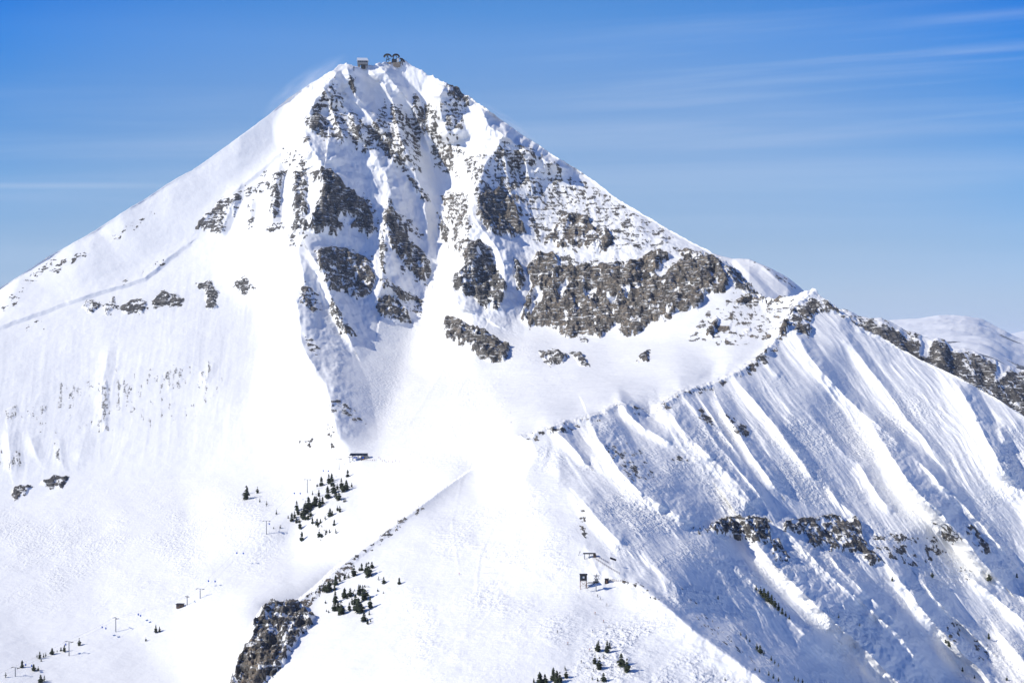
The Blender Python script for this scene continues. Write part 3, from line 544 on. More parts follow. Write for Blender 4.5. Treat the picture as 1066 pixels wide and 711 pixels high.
# rock cover
rock = np.zeros(PX.shape); warm = np.zeros(PX.shape)
rx = PX + 3.5 * fbm(PX / 9, PY / 9, 1.1, 2, seed=3); ry = PY + 3.5 * fbm(PX / 9, PY / 9, 7.7, 2, seed=4)
for poly, c, wv in ROCKS:
    m = window(rx, ry, poly, 5); k = poly_mask(rx[m], ry[m], poly, 2.6)
    better = k * c > rock[m]
    rr = rock[m]; ww = warm[m]; ww[better] = wv; rr[better] = (k * c)[better]; rock[m] = rr; warm[m] = ww
for poly in SNOW_PATCHES: rock *= 1 - .85 * poly_mask(rx, ry, poly, 1.8)
mog = np.zeros(PX.shape)
# parallel spurs and runnels down the right-hand face, flutes on the main face
rf = poly_mask(PX, PY, [(570,455),(646,425),(720,412),(800,370),(850,310),(900,345),(1066,436),(1240,540),(1240,790),(860,790),(790,690),(700,625),(640,590),(600,510)], 14)
ac = (PX * .80 - PY * .60) + 10 * fbm(PX / 80, PY / 80, 2.2, 3, seed=15); al_ = PX * .60 + PY * .80
R += rf * mpp * (ridged(ac / 19, al_ / 150, al_ * 0 + .5, 3, .6, seed=16) * 5.0 + ridged(ac / 8, al_ / 60, al_ * 0 + .5, 3, .6, seed=17) * 2.2 * (.3 + 1.2 * smooth(-.3, .35, fbm(PX / 55, PY / 55, PX * 0 + .9, 2, seed=44))))
mf = poly_mask(PX, PY, [(320,100),(420,70),(500,110),(600,190),(740,275),(700,330),(540,340),(480,340),(400,330),(345,400),(330,300)], 14)
R += mf * mpp * (ridged((PX - .35 * PY) / 11, (PY + PX * .3) / 60, PX * 0 + .5, 3, .6, seed=18) * 1.9)
lf = poly_mask(PX, PY, [(-150,400),(60,340),(200,280),(310,180),(310,300),(310,400),(250,470),(0,500),(-150,520)], 20)
R += lf * mpp * (ridged((PX + .15 * PY + 4 * fbm(PX / 40, PY / 40, .7, 2, seed=22)) / 15, PY / 110, PX * 0 + .5, 3, .6, seed=19) * .8)
for poly, c in MOGUL: mog = np.maximum(mog, c * poly_mask(PX, PY, poly, 30))
mog = mog * (.25 + .9 * smooth(-.25, .35, fbm(PX / 45, PY / 30, PX * 0 + .3, 3, seed=36)))
P = unproject(PX, PY, Yd - R)
X, Y, Z = P[..., 0], P[..., 1], P[..., 2]
near = smooth(1260, 1120, Yd)
def two(fn): return fn(1.0) * (1 - near) + fn(.45) * near
strata = two(lambda s: perlin(X / (19 * s), Y / (19 * s), Z / (3.4 * s)))
block = two(lambda s: fbm(X / (5 * s), Y / (8 * s), Z / (5.6 * s), 3, .9, seed=5))
groove = two(lambda s: fbm(X / (9 * s), Y / (24 * s), Z / (42 * s), 2, .6, seed=21))
leftface = smooth(310, 280, PX) * smooth(325, 345, PY) * smooth(500, 490, PY)
streak_ = fbm(PX / 5, PY / 16, PX * 0 + 3.3, 3, .7, seed=33)
nn = .5 * strata + .95 * block + .6 * groove
cliff = smooth(.45, .55, warm) * (PX < 765) * (PX > 540)
nn = nn * (1 - cliff) + (.3 * strata + .8 * block + 1.15 * groove) * cliff * .8
nn = nn * (1 - leftface) + (1.0 * streak_ + .5 * block) * leftface
speck = two(lambda s: perlin(X / (5 * s), Y / (5 * s), Z / (5 * s)))
mask = smooth(-.26, .26, rock - .52 + 1.25 * nn) * smooth(.02, .12, rock)
mask *= 1 - .48 * leftface
rough = smooth(.3, .95, rock) * np.where((PX < 300) & (PY > 270) & (PY < 560), .45, 1)
cl = two(lambda s: s * ridged(X / (34 * s), Y / (34 * s), Z / (60 * s), 4, .55, seed=6))
dn = rough * (1 + .9 * near) * (cl * 7.0 + two(lambda s: s * ridged(X / (22 * s), Y / (60 * s), Z / (120 * s), 3, .6, seed=31)) * 9.0 + two(lambda s: s * strata) * 2.2 + two(lambda s: s * block) * 3.0)
dn = dn + fbm(X / 120, Y / 120, Z / 120, 3, .5, seed=8) * 3.0 + fbm(X / 26, Y / 26, Z / 26, 3, .5, seed=9) * .9
dn = dn + mog * fbm(X / 9, Y / 9, Z / 9, 2, .6, seed=10) * .35 + (mask - .3) * rough * 1.2 + mf * (fbm(X / 11, Y / 20, Z / 14, 3, .65, seed=23) * 1.5 + ridged(X / 26, Y / 40, Z / 60, 3, .6, seed=25) * 3.0) + rf * fbm(X / 10, Y / 10, Z / 10, 2, .6, seed=24) * .3
face = smooth(.05, .35, np.gradient(Z, axis=0) / np.minimum(np.gradient(Y, axis=0), -1e-3))   # steepness towards the viewer
amp = np.interp(cols, [-150, 0, 200, 320, 345, 480, 520, 740, 760, 900, 960, 1230], [.4, .6, .4, .5, 2.6, 2.6, 1.2, 1.0, 3.2, 2.6, .6, .5])
edge = np.exp(-(PY - top) / 5.0) * amp
dn = dn + edge * fbm(X / 13, Y / 13, Z / 13, 4, .65, seed=37) * 3.2
cl_ = [p[:2] for p in CREST]; m = window(PX, PY, cl_, 12); d, _, al = seg_dist(cl_, PX[m], PY[m])
dn[m] += np.exp(-(d / 4.5) ** 2) * (ridged(X[m] / 14, Y[m] / 22, Z[m] / 14, 3, .6, seed=39) * 3.2 + 1.0)
P[..., 1] -= dn * .55
P[..., 2] += dn * .7
attr = {'rock': mask, 'warm': warm, 'mogul': mog}
# hidden back slope behind the skyline
K = 14; back = []
for i in range(K, 0, -1):
    q = P[0].copy(); dd = 26.0 * i ** 1.4; q[:, 1] += dd; q[:, 2] -= dd * .62 + 1.5
    q[:, 2] += fbm(q[:, 0] / 90, q[:, 1] / 90, q[:, 2] / 90, 3, seed=12) * min(dd * .12, 20)
    back.append(q)
Pf = np.concatenate([np.array(back), P]); attr = {k: np.concatenate([np.zeros((K, P.shape[1])), v]) for k, v in attr.items()}
mountain = grid_mesh('mountain_terrain', Pf, MT, attr); mountain['kind'] = 'structure'
print('mountain', round(time.time() - T0, 1))
def ground_point(px, py):
    """the terrain surface under a surveyed point"""
    j = min(max((px - cols[0]) / STEP, 0), len(cols) - 1.01); i0 = int(j); u = j - i0
    col = P[:, i0] * (1 - u) + P[:, i0 + 1] * u
    pys = CY - F * col[:, 2] / col[:, 1]
    k = np.where((pys[:-1] <= py) & (pys[1:] >= py))[0]
    if len(k) == 0: k = [int(np.argmin(np.abs(pys - py)))]; return Vector(col[k[0]])
    k = k[0]; f = (py - pys[k]) / max(pys[k + 1] - pys[k], 1e-6)
    return Vector(col[k] * (1 - f) + col[min(k + 1, R_ - 1)] * f)

import bmesh
# ------------------------------------------------------------------ ridges and hills farther off
def sheet(name, topline, x0, x1, step, rows, drop, yfn, mat, rockfn=None, ribs=(), noise_amp=1.0, lam=30, back=True, top_amp=1.0):
    c = np.arange(x0, x1, step); T = np.array(topline, float)
    tp = np.interp(c, T[:, 0], T[:, 1]); t = np.linspace(0, 1, rows)
    px = np.broadcast_to(c, (rows, len(c))).copy(); py = tp + drop * t[:, None]
    Yd = yfn(px, t[:, None] + 0 * px, py); m_ = Yd / F
    R = np.zeros(px.shape)
    for pts, wl, wr, k in ribs:
        d, s, al = seg_dist(pts, px, py); w = np.where(s > 0, wr, wl); R += k * wr * m_ * np.clip(1 - d / w, 0, 1) * smooth(-.12, .14, al) * smooth(1.1, .8, al)
    P = unproject(px, py, Yd - R); X, Y, Z = P[..., 0], P[..., 1], P[..., 2]
    if rockfn: rk, wm, rough = rockfn(px, py, X, Y, Z)
    else: rk = wm = rough = np.zeros(px.shape)
    dn = noise_amp * (fbm(X / lam, Y / lam, Z / lam, 5, .55, seed=41) * lam * .09) + rough * (ridged(X / 30, Y / 40, Z / 50, 4, .6, seed=42) * 9 + perlin(X / 12, Y / 12, Z / 4) * 2)
    P[..., 1] -= dn * .6; P[..., 2] += dn * .6 * top_amp
    bk = []
    for i in range(8, 0, -1):
        q = P[0].copy(); dd = (P[0, :, 1] * .012) * i ** 1.5; q[:, 1] += dd; q[:, 2] -= dd * .55; bk.append(q)
    Pf = np.concatenate([np.array(bk), P]); pad = lambda v: np.concatenate([np.zeros((8, len(c))), v])
    return grid_mesh(name, Pf, mat, {'rock': pad(rk), 'warm': pad(wm), 'mogul': pad(rk * 0)})
def rock_right(px, py, X, Y, Z):
    n = .6 * fbm(X / 6, Y / 6, Z / 4, 3, .7, seed=51) + .5 * fbm(X / 14, Y / 22, Z / 26, 2, .6, seed=52)
    top = np.interp(px, [p[0] for p in RT], [p[1] for p in RT]); dpt = py - top
    c = smooth(0, 12, dpt) * .42 + .3
    for poly, v in (([(960,352),(972,350),(966,372),(956,372)], -.6), ([(1000,366),(1014,366),(1012,385),(1036,392),(1020,398),(1002,384)], -.1), ([(1040,372),(1050,376),(1046,392),(1034,400),(1036,384)], -.6), ([(985,352),(1000,360),(990,372)], -.3),
                    ([(905,335),(940,350),(962,376),(920,366),(898,345)], .25), ([(970,362),(985,360),(1003,385),(985,392),(968,375)], .25), ([(1008,368),(1036,378),(1042,400),(1016,392)], .2)):
        c = c + v * poly_mask(px, py, poly, 3)
    mk = smooth(-.3, .3, c - .52 + 1.3 * n); return mk, mk * 0 + .12, smooth(.1, .5, c) * .7
RT = [(860,326),(879,322),(886,325),(893,330),(905,332),(918,332),(927,336),(935,340),(944,345),(952,346),(960,350),(969,353),(976,352),(983,354),(990,360),(1000,362),(1014,366),(1024,371),(1036,374),(1048,380),(1066,386),(1120,402),(1240,440)]
o = sheet('rocky_ridge_terrain', RT, 862, 1235, .7, 130, 95, lambda px, t, py: 2260 - 330 * t - (px - 860) * .5, MT, rock_right, [([(968,352),(975,365),(990,385)],5,8,.9), ([(1016,368),(1028,382),(1040,400)],8,8,.8), ([(905,332),(925,352),(950,372)],8,8,.6), ([(1040,376),(1050,400),(1066,420)],8,10,.8)], 1.0, 40)
o['kind'] = 'structure'
BT = [(735,262),(752,267),(762,269.5),(770,269),(780,270),(790,274.5),(805,281),(820,289),(836,302.5),(850,312),(880,330)]
o = sheet('snow_ridge_terrain', BT, 736, 880, .8, 90, 62, lambda px, t, py: 2900 - 330 * t - (px - 740) * .8, MT, lambda px, py, X, Y, Z: (smooth(-.1, .1, poly_mask(px, py, [(786,273),(800,276),(836,303),(828,303),(810,292)], 3) * .42 - .5 + .9 * fbm(X / 12, Y / 12, Z / 12, 3, seed=61)), X * 0, X * 0),
     [([(782,271),(793,277),(806,288),(820,300),(830,312)],12,12,1.1), ([(765,270),(780,285),(800,308)],6,7,.7), ([(795,276),(805,284),(815,292)],5,5,.8)], .8, 50)
o['kind'] = 'structure'
# far snowy hills and the plain running out to the horizon
MF = terrain_mat('far_snow', .05)
HT = [(900,336),(932,333),(945,332),(960,331.5),(975,330),(991,329),(1005,330),(1018,332),(1030,336),(1042,342),(1053,347.5),(1066,352),(1100,356),(1240,360)]
o = sheet('distant_hills', HT, 860, 1235, 1.0, 160, 75, lambda px, t, py: 1 / (1 / 16000 + (1 / 5200 - 1 / 16000) * t ** 1.3), MF,
     lambda px, py, X, Y, Z: (smooth(.0, .12, fbm(X / 900, Y / 900, Z / 300, 4, .5, seed=71) - .08) * smooth(344, 352, py) * .75, X * 0, X * 0),
     [([(1000,331),(1008,338),(1014,346)],12,16,1.0), ([(1018,334),(1030,341),(1040,348)],7,10,1.0), ([(975,331),(985,338),(996,346)],12,9,.8), ([(940,333),(960,342),(975,350)],20,9,.7)], 4.5, 900, top_amp=.35)
o['kind'] = 'structure'
HT2 = [(1000,352),(1034,350),(1050,347),(1066,344.5),(1090,343),(1240,352)]
o = sheet('distant_range', HT2, 1000, 1235, 1.5, 30, 30, lambda px, t, py: 34000 - 6000 * t, MF, None, (), 1.5, 2500, top_amp=.5); o['kind'] = 'structure'
me = bpy.data.meshes.new('snow_plain'); n_ = 24; vs_ = [(x, y, -620 - (abs(x) + abs(y)) * 0.0) for y in np.linspace(-20000, 120000, n_) for x in np.linspace(-80000, 80000, n_)]
me.from_pydata(vs_, [], [(j * n_ + i, j * n_ + i + 1, (j + 1) * n_ + i + 1, (j + 1) * n_ + i) for j in range(n_ - 1) for i in range(n_ - 1)]); me.materials.append(MF)
o = link(bpy.data.objects.new('snow_plain', me)); o['kind'] = 'structure'
print('terrain done', round(time.time() - T0, 1))

hz = bpy.data.materials.new('air'); hz.use_nodes = True; ht = hz.node_tree; ht.nodes.clear()
ho = ht.nodes.new('ShaderNodeOutputMaterial'); hv = ht.nodes.new('ShaderNodeVolumePrincipled'); hv.inputs['Density'].default_value = 1.5e-5; hv.inputs['Color'].default_value = (.82, .90, 1, 1); hv.inputs['Anisotropy'].default_value = .2
ht.links.new(hv.outputs[0], ho.inputs['Volume'])
bm = bmesh.new(); bmesh.ops.create_cube(bm, size=1); me = bpy.data.meshes.new('haze'); bm.to_mesh(me); bm.free(); me.materials.append(hz)
o = link(bpy.data.objects.new('haze', me)); o.scale = (170000, 150000, 1162); o.location = (0, 50000, -621 + 581 - 10 + 8); o['kind'] = 'stuff'

# wind-blown snow lifting off the west shoulder
pm = bpy.data.materials.new('blown_snow'); pm.use_nodes = True; pt = pm.node_tree; pt.nodes.clear()
po = pt.nodes.new('ShaderNodeOutputMaterial'); pv = pt.nodes.new('ShaderNodeVolumePrincipled'); pv.inputs['Color'].default_value = (.97, .98, 1, 1); pt.links.new(pv.outputs[0], po.inputs['Volume'])
ptc = pt.nodes.new('ShaderNodeTexCoord'); gr = pt.nodes.new('ShaderNodeTexGradient'); gr.gradient_type = 'SPHERICAL'; pt.links.new(ptc.outputs['Object'], gr.inputs[0])
pn = pt.nodes.new('ShaderNodeTexNoise'); pn.inputs['Scale'].default_value = 2.6; pn.inputs['Detail'].default_value = 4; pt.links.new(ptc.outputs['Object'], pn.inputs[0])
ps = math_n(pt, 'MULTIPLY', math_n(pt, 'MAXIMUM', math_n(pt, 'SUBTRACT', pn.outputs[0], .36), 0), gr.outputs[0]); pt.links.new(math_n(pt, 'MULTIPLY', ps, .055), pv.inputs['Density'])
def plume(px, py, sx, sy, sz, tilt):
    g = ground_point(px, py); bm = bmesh.new(); bmesh.ops.create_icosphere(bm, subdivisions=3, radius=1); me = bpy.data.meshes.new('snow_plume'); bm.to_mesh(me); bm.free(); me.materials.append(pm)
    o = link(bpy.data.objects.new('snow_plume', me)); o.location = g; o.scale = (sx, sy, sz); o.rotation_euler = (0, tilt, 0); o['kind'] = 'stuff'
plume(318, 90, 95, 45, 24, -.62); plume(530, 128, 70, 35, 13, .62)

# ------------------------------------------------------------------ things
import bmesh
from mathutils import Matrix
PI = math.pi
def tag(o, label=None, cat=None, group=None, kind=None):
    if label: o['label'] = label
    if cat: o['category'] = cat
    if group: o['group'] = group
    if kind: o['kind'] = kind
    return o
def empty(name, loc, rz=0):
    o = bpy.data.objects.new(name, None); o.empty_display_size = .5; link(o); o.location = loc; o.rotation_euler = (0, 0, rz); return o
def plain(name, col, rough=.6, metal=0, var=.25, scale=1.5):
    m, t, b = material(name); P = t.nodes.new('ShaderNodeTexCoord').outputs['Object']
    n = noise_n(t, scale, 4, .6, P)
    b.inputs['Roughness'].default_value = rough; b.inputs['Metallic'].default_value = metal
    lo = tuple(c * (1 - var) for c in col); hi = tuple(min(1, c * (1 + var)) for c in col)
    t.links.new(ramp_n(t, n, [(.3, lo), (.7, hi)]), b.inputs['Base Color']); return m
M = dict(foliage=plain('needles', (.035, .046, .026), .8, 0, .6, 3), bark=plain('bark', (.09, .065, .05), .9), steel=plain('galvanised_steel', (.30, .31, .33), .45, .6), dark=plain('dark_steel', (.045, .045, .05), .5, .3),
         blue=plain('blue_bubble', (.03, .13, .55), .25), navy=plain('navy_roof', (.012, .02, .05), .4), wall=plain('grey_cladding', (.25, .25, .25), .7), snowcap=plain('roof_snow', (.88, .885, .89), .7, 0, .02, 1), glass=plain('window_glass', (.03, .06, .10), .1),
         wood=plain('weathered_wood', (.10, .065, .05), .8), tan=plain('tan_stone', (.26, .22, .18), .8), black=plain('black_panel', (.015, .016, .02), .5), pale=plain('pale_panel', (.6, .62, .65), .5), red=plain('red_jacket', (.45, .03, .04), .7, 0, .1), skin=plain('skin', (.5, .3, .22), .6, 0, .1),
         orange=plain('orange_jacket', (.6, .15, .03), .7, 0, .1), teal=plain('blue_jacket', (.04, .12, .35), .7, 0, .1), rust=plain('rusty_steel', (.22, .11, .08), .7))
class MB:
    def __init__(self): self.bm = bmesh.new()
    def box(self, x0, x1, y0, y1, z0, z1, bev=.03):
        r = bmesh.ops.create_cube(self.bm, size=1); vs = r['verts']
        bmesh.ops.scale(self.bm, verts=vs, vec=(x1 - x0, y1 - y0, z1 - z0)); bmesh.ops.translate(self.bm, verts=vs, vec=((x0 + x1) / 2, (y0 + y1) / 2, (z0 + z1) / 2))
        if bev:
            es = list({e for v in vs for e in v.link_edges}); bmesh.ops.bevel(self.bm, geom=es, offset=min(bev, .2 * min(x1 - x0, y1 - y0, z1 - z0)), segments=1, affect='EDGES')
        return self
    def tube(self, a, b, r0, r1=None, seg=10):
        a = Vector(a); b = Vector(b); r1 = r0 if r1 is None else r1; d = b - a
        q = d.to_track_quat('Z', 'Y').to_matrix().to_4x4()
        bmesh.ops.create_cone(self.bm, cap_ends=True, segments=seg, radius1=r0, radius2=r1, depth=d.length, matrix=Matrix.Translation((a + b) / 2) @ q); return self
    def wheel(self, c, n, r, w, seg=16): n = Vector(n).normalized(); c = Vector(c); return self.tube(c - n * w / 2, c + n * w / 2, r, r, seg)
    def prism(self, pts, y0, y1):
        v0 = [self.bm.verts.new((x, y0, z)) for x, z in pts]; v1 = [self.bm.verts.new((x, y1, z)) for x, z in pts]
        n = len(pts); self.bm.faces.new(v0); self.bm.faces.new(v1[::-1])
        for i in range(n): self.bm.faces.new((v0[i], v1[i], v1[(i + 1) % n], v0[(i + 1) % n]))
        return self
    def build(self, name, mat, parent=None):
        bmesh.ops.recalc_face_normals(self.bm, faces=self.bm.faces); me = bpy.data.meshes.new(name); self.bm.to_mesh(me); self.bm.free()
        for m_ in (mat if isinstance(mat, (list, tuple)) else [mat]): me.materials.append(m_)
        o = link(bpy.data.objects.new(name, me)); o.parent = parent; return o
def copy_tree(o, parent=None):
    c = o.copy(); link(c); c.parent = parent
    for ch in [x for x in bpy.data.objects if x.parent == o]: copy_tree(ch, c)
    return c
def mesh_copy(o, parent):
    c = o.copy(); link(c); c.parent = parent; return c
def gp(px, py): return ground_point(px, py)

# ---- conifers: a tapered trunk, and a crown of drooping branch sprays with gaps between them
def conifer_meshes(seed, width, lean=0, ragged=1.0):
    rnd = random.Random(seed)
    t = MB(); t.tube((0, 0, -.06), (lean, 0, .95), .028, .006, 7)
    bm = bmesh.new(); n = 15
    for i in range(n):
        f = i / (n - 1); z = .08 + .9 * f; r = width * ((1 - f) ** .62) * min(1, .6 + f * 2.5) * (1 + .25 * rnd.uniform(-1, 1) * ragged) + .012
        if rnd.random() < .12 * ragged: continue
        k = 9 if f < .7 else 6
        for j in range(k):
            if rnd.random() < .14 * ragged: continue
            a = 2 * PI * (j + rnd.random() * .8) / k; rr = r * rnd.uniform(.65, 1.15); ca, sa = math.cos(a), math.sin(a); cx = lean * z
            w = rr * .42 + .012; dr = rr * rnd.uniform(.15, .45)
            p0 = (cx, 0, z + .05); pl = (cx + ca * rr * .6 - sa * w, sa * rr * .6 + ca * w, z - dr * .4); pr = (cx + ca * rr * .6 + sa * w, sa * rr * .6 - ca * w, z - dr * .4)
            tip = (cx + ca * rr, sa * rr, z - dr); mid = (cx + ca * rr * .55, sa * rr * .55, z + .02)
            v = [bm.verts.new(q) for q in (p0, pl, tip, pr, mid)]
            for q in ((0, 1, 4), (1, 2, 4), (2, 3, 4), (3, 0, 4)): bm.faces.new([v[x] for x in q])
    me = bpy.data.meshes.new('crown'); bm.to_mesh(me); bm.free(); me.materials.append(M['foliage'])
    trunk = t.build('trunk', M['bark']); crown = link(bpy.data.objects.new('crown', me)); return trunk, crown
kinds = [conifer_meshes(1, .28), conifer_meshes(2, .35), conifer_meshes(3, .24, .05), conifer_meshes(4, .42, -.04), conifer_meshes(5, .2, .03, 2.2), conifer_meshes(6, .31, .02, 1.6)]
used = set()
def thicken(lst, n, seed):
    rnd = random.Random(seed); out = [(x, y, h * 1.12) for x, y, h in lst]
    for _ in range(n):
        x, y, h = rnd.choice(lst); out.append((x + rnd.uniform(-4.5, 4.5), y + rnd.uniform(-2.5, 2.5), h * rnd.uniform(.5, .95)))
    return out
def tree(px, py, h, kind):
    g = gp(px, py); H = max(h, 2.4) * g.y / F * 1.1
    r = empty('conifer_tree', g - Vector((0, 0, .02 * H)), random.uniform(0, 6.28)); r.scale = (H, H, H)
    for part in kinds[kind]:
        if (kind, part.name) not in used and kind not in used:
            part.parent = r
        else: mesh_copy(part, r)
    used.add(kind)
    r.rotation_euler = (random.uniform(-.04, .04), random.uniform(-.04, .04), r.rotation_euler.z); return r
def zz(lst, ox, oy, s): return [(ox + x / s, oy + y / s, h / s) for x, y, h in lst]
A = zz([(505,350,45),(545,340,50),(563,325,40),(490,410,35),(540,420,60),(570,390,50),(615,370,55),(640,375,50),(600,430,50),(590,425,35),(630,440,20),(650,300,35),(455,400,20),(480,355,18),
 (368,490,50),(432,485,65),(465,465,50),(495,465,45),(410,510,50),(375,510,35),(340,545,40),(355,530,35),(430,540,40),(385,590,45),(405,535,50),(455,560,30),(480,570,35),(525,540,25),(550,520,40),(565,515,25),(605,495,30),(575,570,30),(490,635,40),(585,615,28),(395,655,45),(320,530,15),(530,610,20),(550,610,18),(505,580,15),(500,655,12),
 (420,500,45),(445,520,35),(475,440,40),(510,450,35),(395,520,40),(365,555,30),(415,470,35),(625,385,45),(650,370,30),(585,405,30)], 240, 440, 5.33)
A2 = zz([(85,425,75),(92,395,40),(150,390,35),(162,440,20),(200,462,30),(255,508,26),(238,588,10),(275,585,20)], 240, 440, 5.33)
B = zz([(725,178,60),(715,165,45),(743,140,28),(695,150,30),(660,175,45),(635,185,20),(773,195,18),(797,210,27),(868,213,28),(575,215,40),(595,200,25),(615,190,18),(540,250,45),(520,245,30),(500,240,20),(617,275,40),(643,270,35),(628,280,25),(572,300,50),(570,335,50),(603,352,55),(587,330,30),(638,335,35),(668,305,40),(685,345,60),(660,335,35),(690,255,35),(683,265,45),(708,285,60),(700,250,30),(733,325,50),(528,302,14),(542,345,12),(730,355,18),(705,385,38),(722,398,25),(770,247,14),(795,255,8),(728,228,10),(662,245,10),(550,240,35),(612,268,30),(692,340,45),(676,330,45),(595,345,40)], 220, 560, 4.44)
Cc = zz([(723,525,45),(717,520,30),(762,530,50),(775,510,25),(748,557,20),(727,605,50),(706,580,35),(830,590,50),(855,617,55),(570,610,20),(575,645,35),(515,655,50),(530,668,50),(545,668,45),(478,668,35),(450,675,50),(458,672,40),(425,668,20),(748,662,35),(720,660,15),(695,655,18)], 460, 560, 4.44)
Dd = zz([(57,532,50),(220,432,65),(342,465,60),(385,465,40),(410,585,70),(447,570,55),(400,345,65),(437,330,35),(460,325,40),(415,370,25),(372,335,35),(525,300,60),(575,275,20),(615,265,35),(650,275,65),(640,265,35),(800,210,65)], 0, 650, 9.69) + zz([(475,445,55),(503,440,40),(395,510,25)], 100, 600, 7.61)
Ee = zz([(323,275,15),(335,285,20),(345,295,25),(355,305,28),(365,312,25),(375,322,25),(385,332,22),(395,341,18),(405,348,15),(415,355,12),(280,400,10),(295,412,14),(305,418,10),(325,440,18),(335,450,22),(345,455,14),(365,470,14),(375,480,14),(385,488,12),(320,498,10),(332,502,10),(358,512,14),(370,520,14),(385,528,12),(430,525,14),(440,530,14),(452,532,12),(237,525,10)], 666, 511, 2.665)
E2 = zz([(968,250,22),(812,240,18),(860,430,30),(850,422,18),(968,410,16),(895,500,12),(1018,525,12),(928,520,10),(1046,240,12),(217,300,10),(552,352,12),(610,375,10),(700,250,14)], 666, 511, 2.665)
ORD = ['leftmost','second from left','third from left','fourth from left','fifth from left','sixth from left','seventh from left','eighth from left','ninth from left','tenth from left','eleventh from left','twelfth from left','thirteenth from left','fourteenth from left','fifteenth from left']
def ordinal(i, n):
    if i < 15 and i <= n / 2: return ORD[i]
    j = n - 1 - i
    if j < 15: return ORD[j].replace('left', 'right')
    return ORD[min(i, 14)]
def plant(lst, where, group):
    # rows across the slope: upper, middle, lower; each tree is named by its row and its rank in it
    ys = sorted(p[1] for p in lst); nr = max(1, min(5, round(len(lst) / 9))); names = {1: [''], 2: ['upper', 'lower'], 3: ['upper', 'middle', 'lower'], 4: ['top', 'second', 'third', 'bottom'], 5: ['top', 'second', 'middle', 'fourth', 'lowest']}[nr]
    lst = sorted(lst, key=lambda p: p[1]); per = math.ceil(len(lst) / nr)
    for k in range(nr):
        row = sorted(lst[k * per:(k + 1) * per])
        for i, (px, py, h) in enumerate(row):
            kd = random.choice([0, 1, 3, 5] if h > 6.5 else [0, 1, 2, 4, 5])
            size = 'tall' if h > 8.5 else 'small' if h < 5 else 'medium'
            rowtxt = f' in {names[k]} row' if names[k] else ''
            tag(tree(px, py, h, kd), f'{size} dark conifer, {ordinal(i, len(row))}{rowtxt} {where}', 'tree', group)
plant(thicken(A, 22, 3), 'of grove below lift station', 'conifers in the grove below the lift station')
plant(A2, 'on the open snow left of the grove', 'scattered conifers left of the grove')
plant(thicken(B, 14, 4), 'of clump above bare crag', 'conifers in the clump above the crag')
plant(thicken(Cc, 0, 5), 'at the bottom centre edge', 'conifers at the bottom of the near knoll')
plant(thicken(Dd, 0, 6), 'by lower left chairlift', 'conifers along the chairlift at lower left')
plant(Ee, 'of diagonal strip, shaded face', 'conifers in a diagonal strip down the shaded face')
plant(E2, 'alone on shaded ribbed face', 'lone conifers on the shaded face')

# ---- the chairlift in the valley
TW = [(-20,722,12),(16,704,9.5),(72,682.5,15),(120.6,657.5,14.5),(194.9,629.6,9),(208.4,622.6,10),(277.5,556,14),(320,513,14),(353,489,11.5),(364.3,481.5,6)]
bases = [gp(x, y) for x, y, h in TW]; tops = [b + Vector((0, 0, max(h * b.y / F, 5.0))) for b, (x, y, h) in zip(bases, TW)]
Hn = [t_.z - b.z for t_, b in zip(tops, bases)]
TL = ['lift tower at the bottom left corner','short lift tower beside the lowest left conifers','lift tower hidden partly by conifers at lower left','lone tall lift tower at lower left, standing clear on open snow','short lift tower right beside the dark hut','lift tower just above and right of the dark hut','lift tower left of and below the conifer grove','lift tower at the upper left edge of the grove','lift tower just below left of the station','last short lift tower under the station roof edge']
ARM = 3.4
offs = []
for i, (b, H) in enumerate(zip(bases, Hn)):
    d = (bases[min(i + 1, len(bases) - 1)] - bases[max(i - 1, 0)]); d.z = 0; d.normalize(); perp = Vector((d.y, -d.x, 0)); offs.append(perp)
    if i == 0: continue
    r = tag(empty('lift_tower', b, math.atan2(perp.y, perp.x)), 'grey steel ' + TL[i], 'lift tower', 'towers of the valley chairlift')
    MB().tube((0, 0, -.5), (0, 0, H), .42, .30, 12).build('mast', M['steel'], r)
    MB().box(-ARM - .3, ARM + .3, -.2, .2, H - .25, H + .15).build('crossarm', M['steel'], r)
    for sx in (-1, 1):
        q = MB(); q.box(sx * ARM - .12, sx * ARM + .12, -1.6, 1.6, H - .55, H - .3)
        for k in range(5): q.wheel((sx * ARM, -1.4 + .7 * k, H - .22), (1, 0, 0), .22, .12)
        q.build('sheave_train', M['dark'], r)
    q = MB()
    for k in range(int(H / .6)): q.tube((-.2, -.5, .5 + .6 * k), (.2, -.5, .5 + .6 * k), .025, seg=5)
    q.tube((-.2, -.5, 0), (-.2, -.5, H), .03, seg=5).tube((.2, -.5, 0), (.2, -.5, H), .03, seg=5).build('ladder', M['steel'], r)
stg = gp(374, 478.5)
end = stg + Vector((2, 3, 5.0))
ropes = {}
for sx, nm in ((-1, 'uphill'), (1, 'downhill')):
    pts = [t_ + p_ * sx * ARM for t_, p_ in zip(tops, offs)] + [end + Vector((sx * ARM * .8, 0, 0))]
    path = []
    for a, b in zip(pts, pts[1:]):
        for k in range(12):
            f = k / 12; q = a.lerp(b, f); q.z -= 4 * .018 * (b - a).length * f * (1 - f); path.append(q)
    path.append(pts[-1]); ropes[sx] = path
    q = MB()
    for a, b in zip(path, path[1:]): q.tube(a, b, .035, seg=5)
    tag(q.build('haul_rope', M['dark']), f'thin steel haul rope on the {"left" if sx < 0 else "right"} hand side of the valley chairlift', 'cable', 'ropes of the valley chairlift')
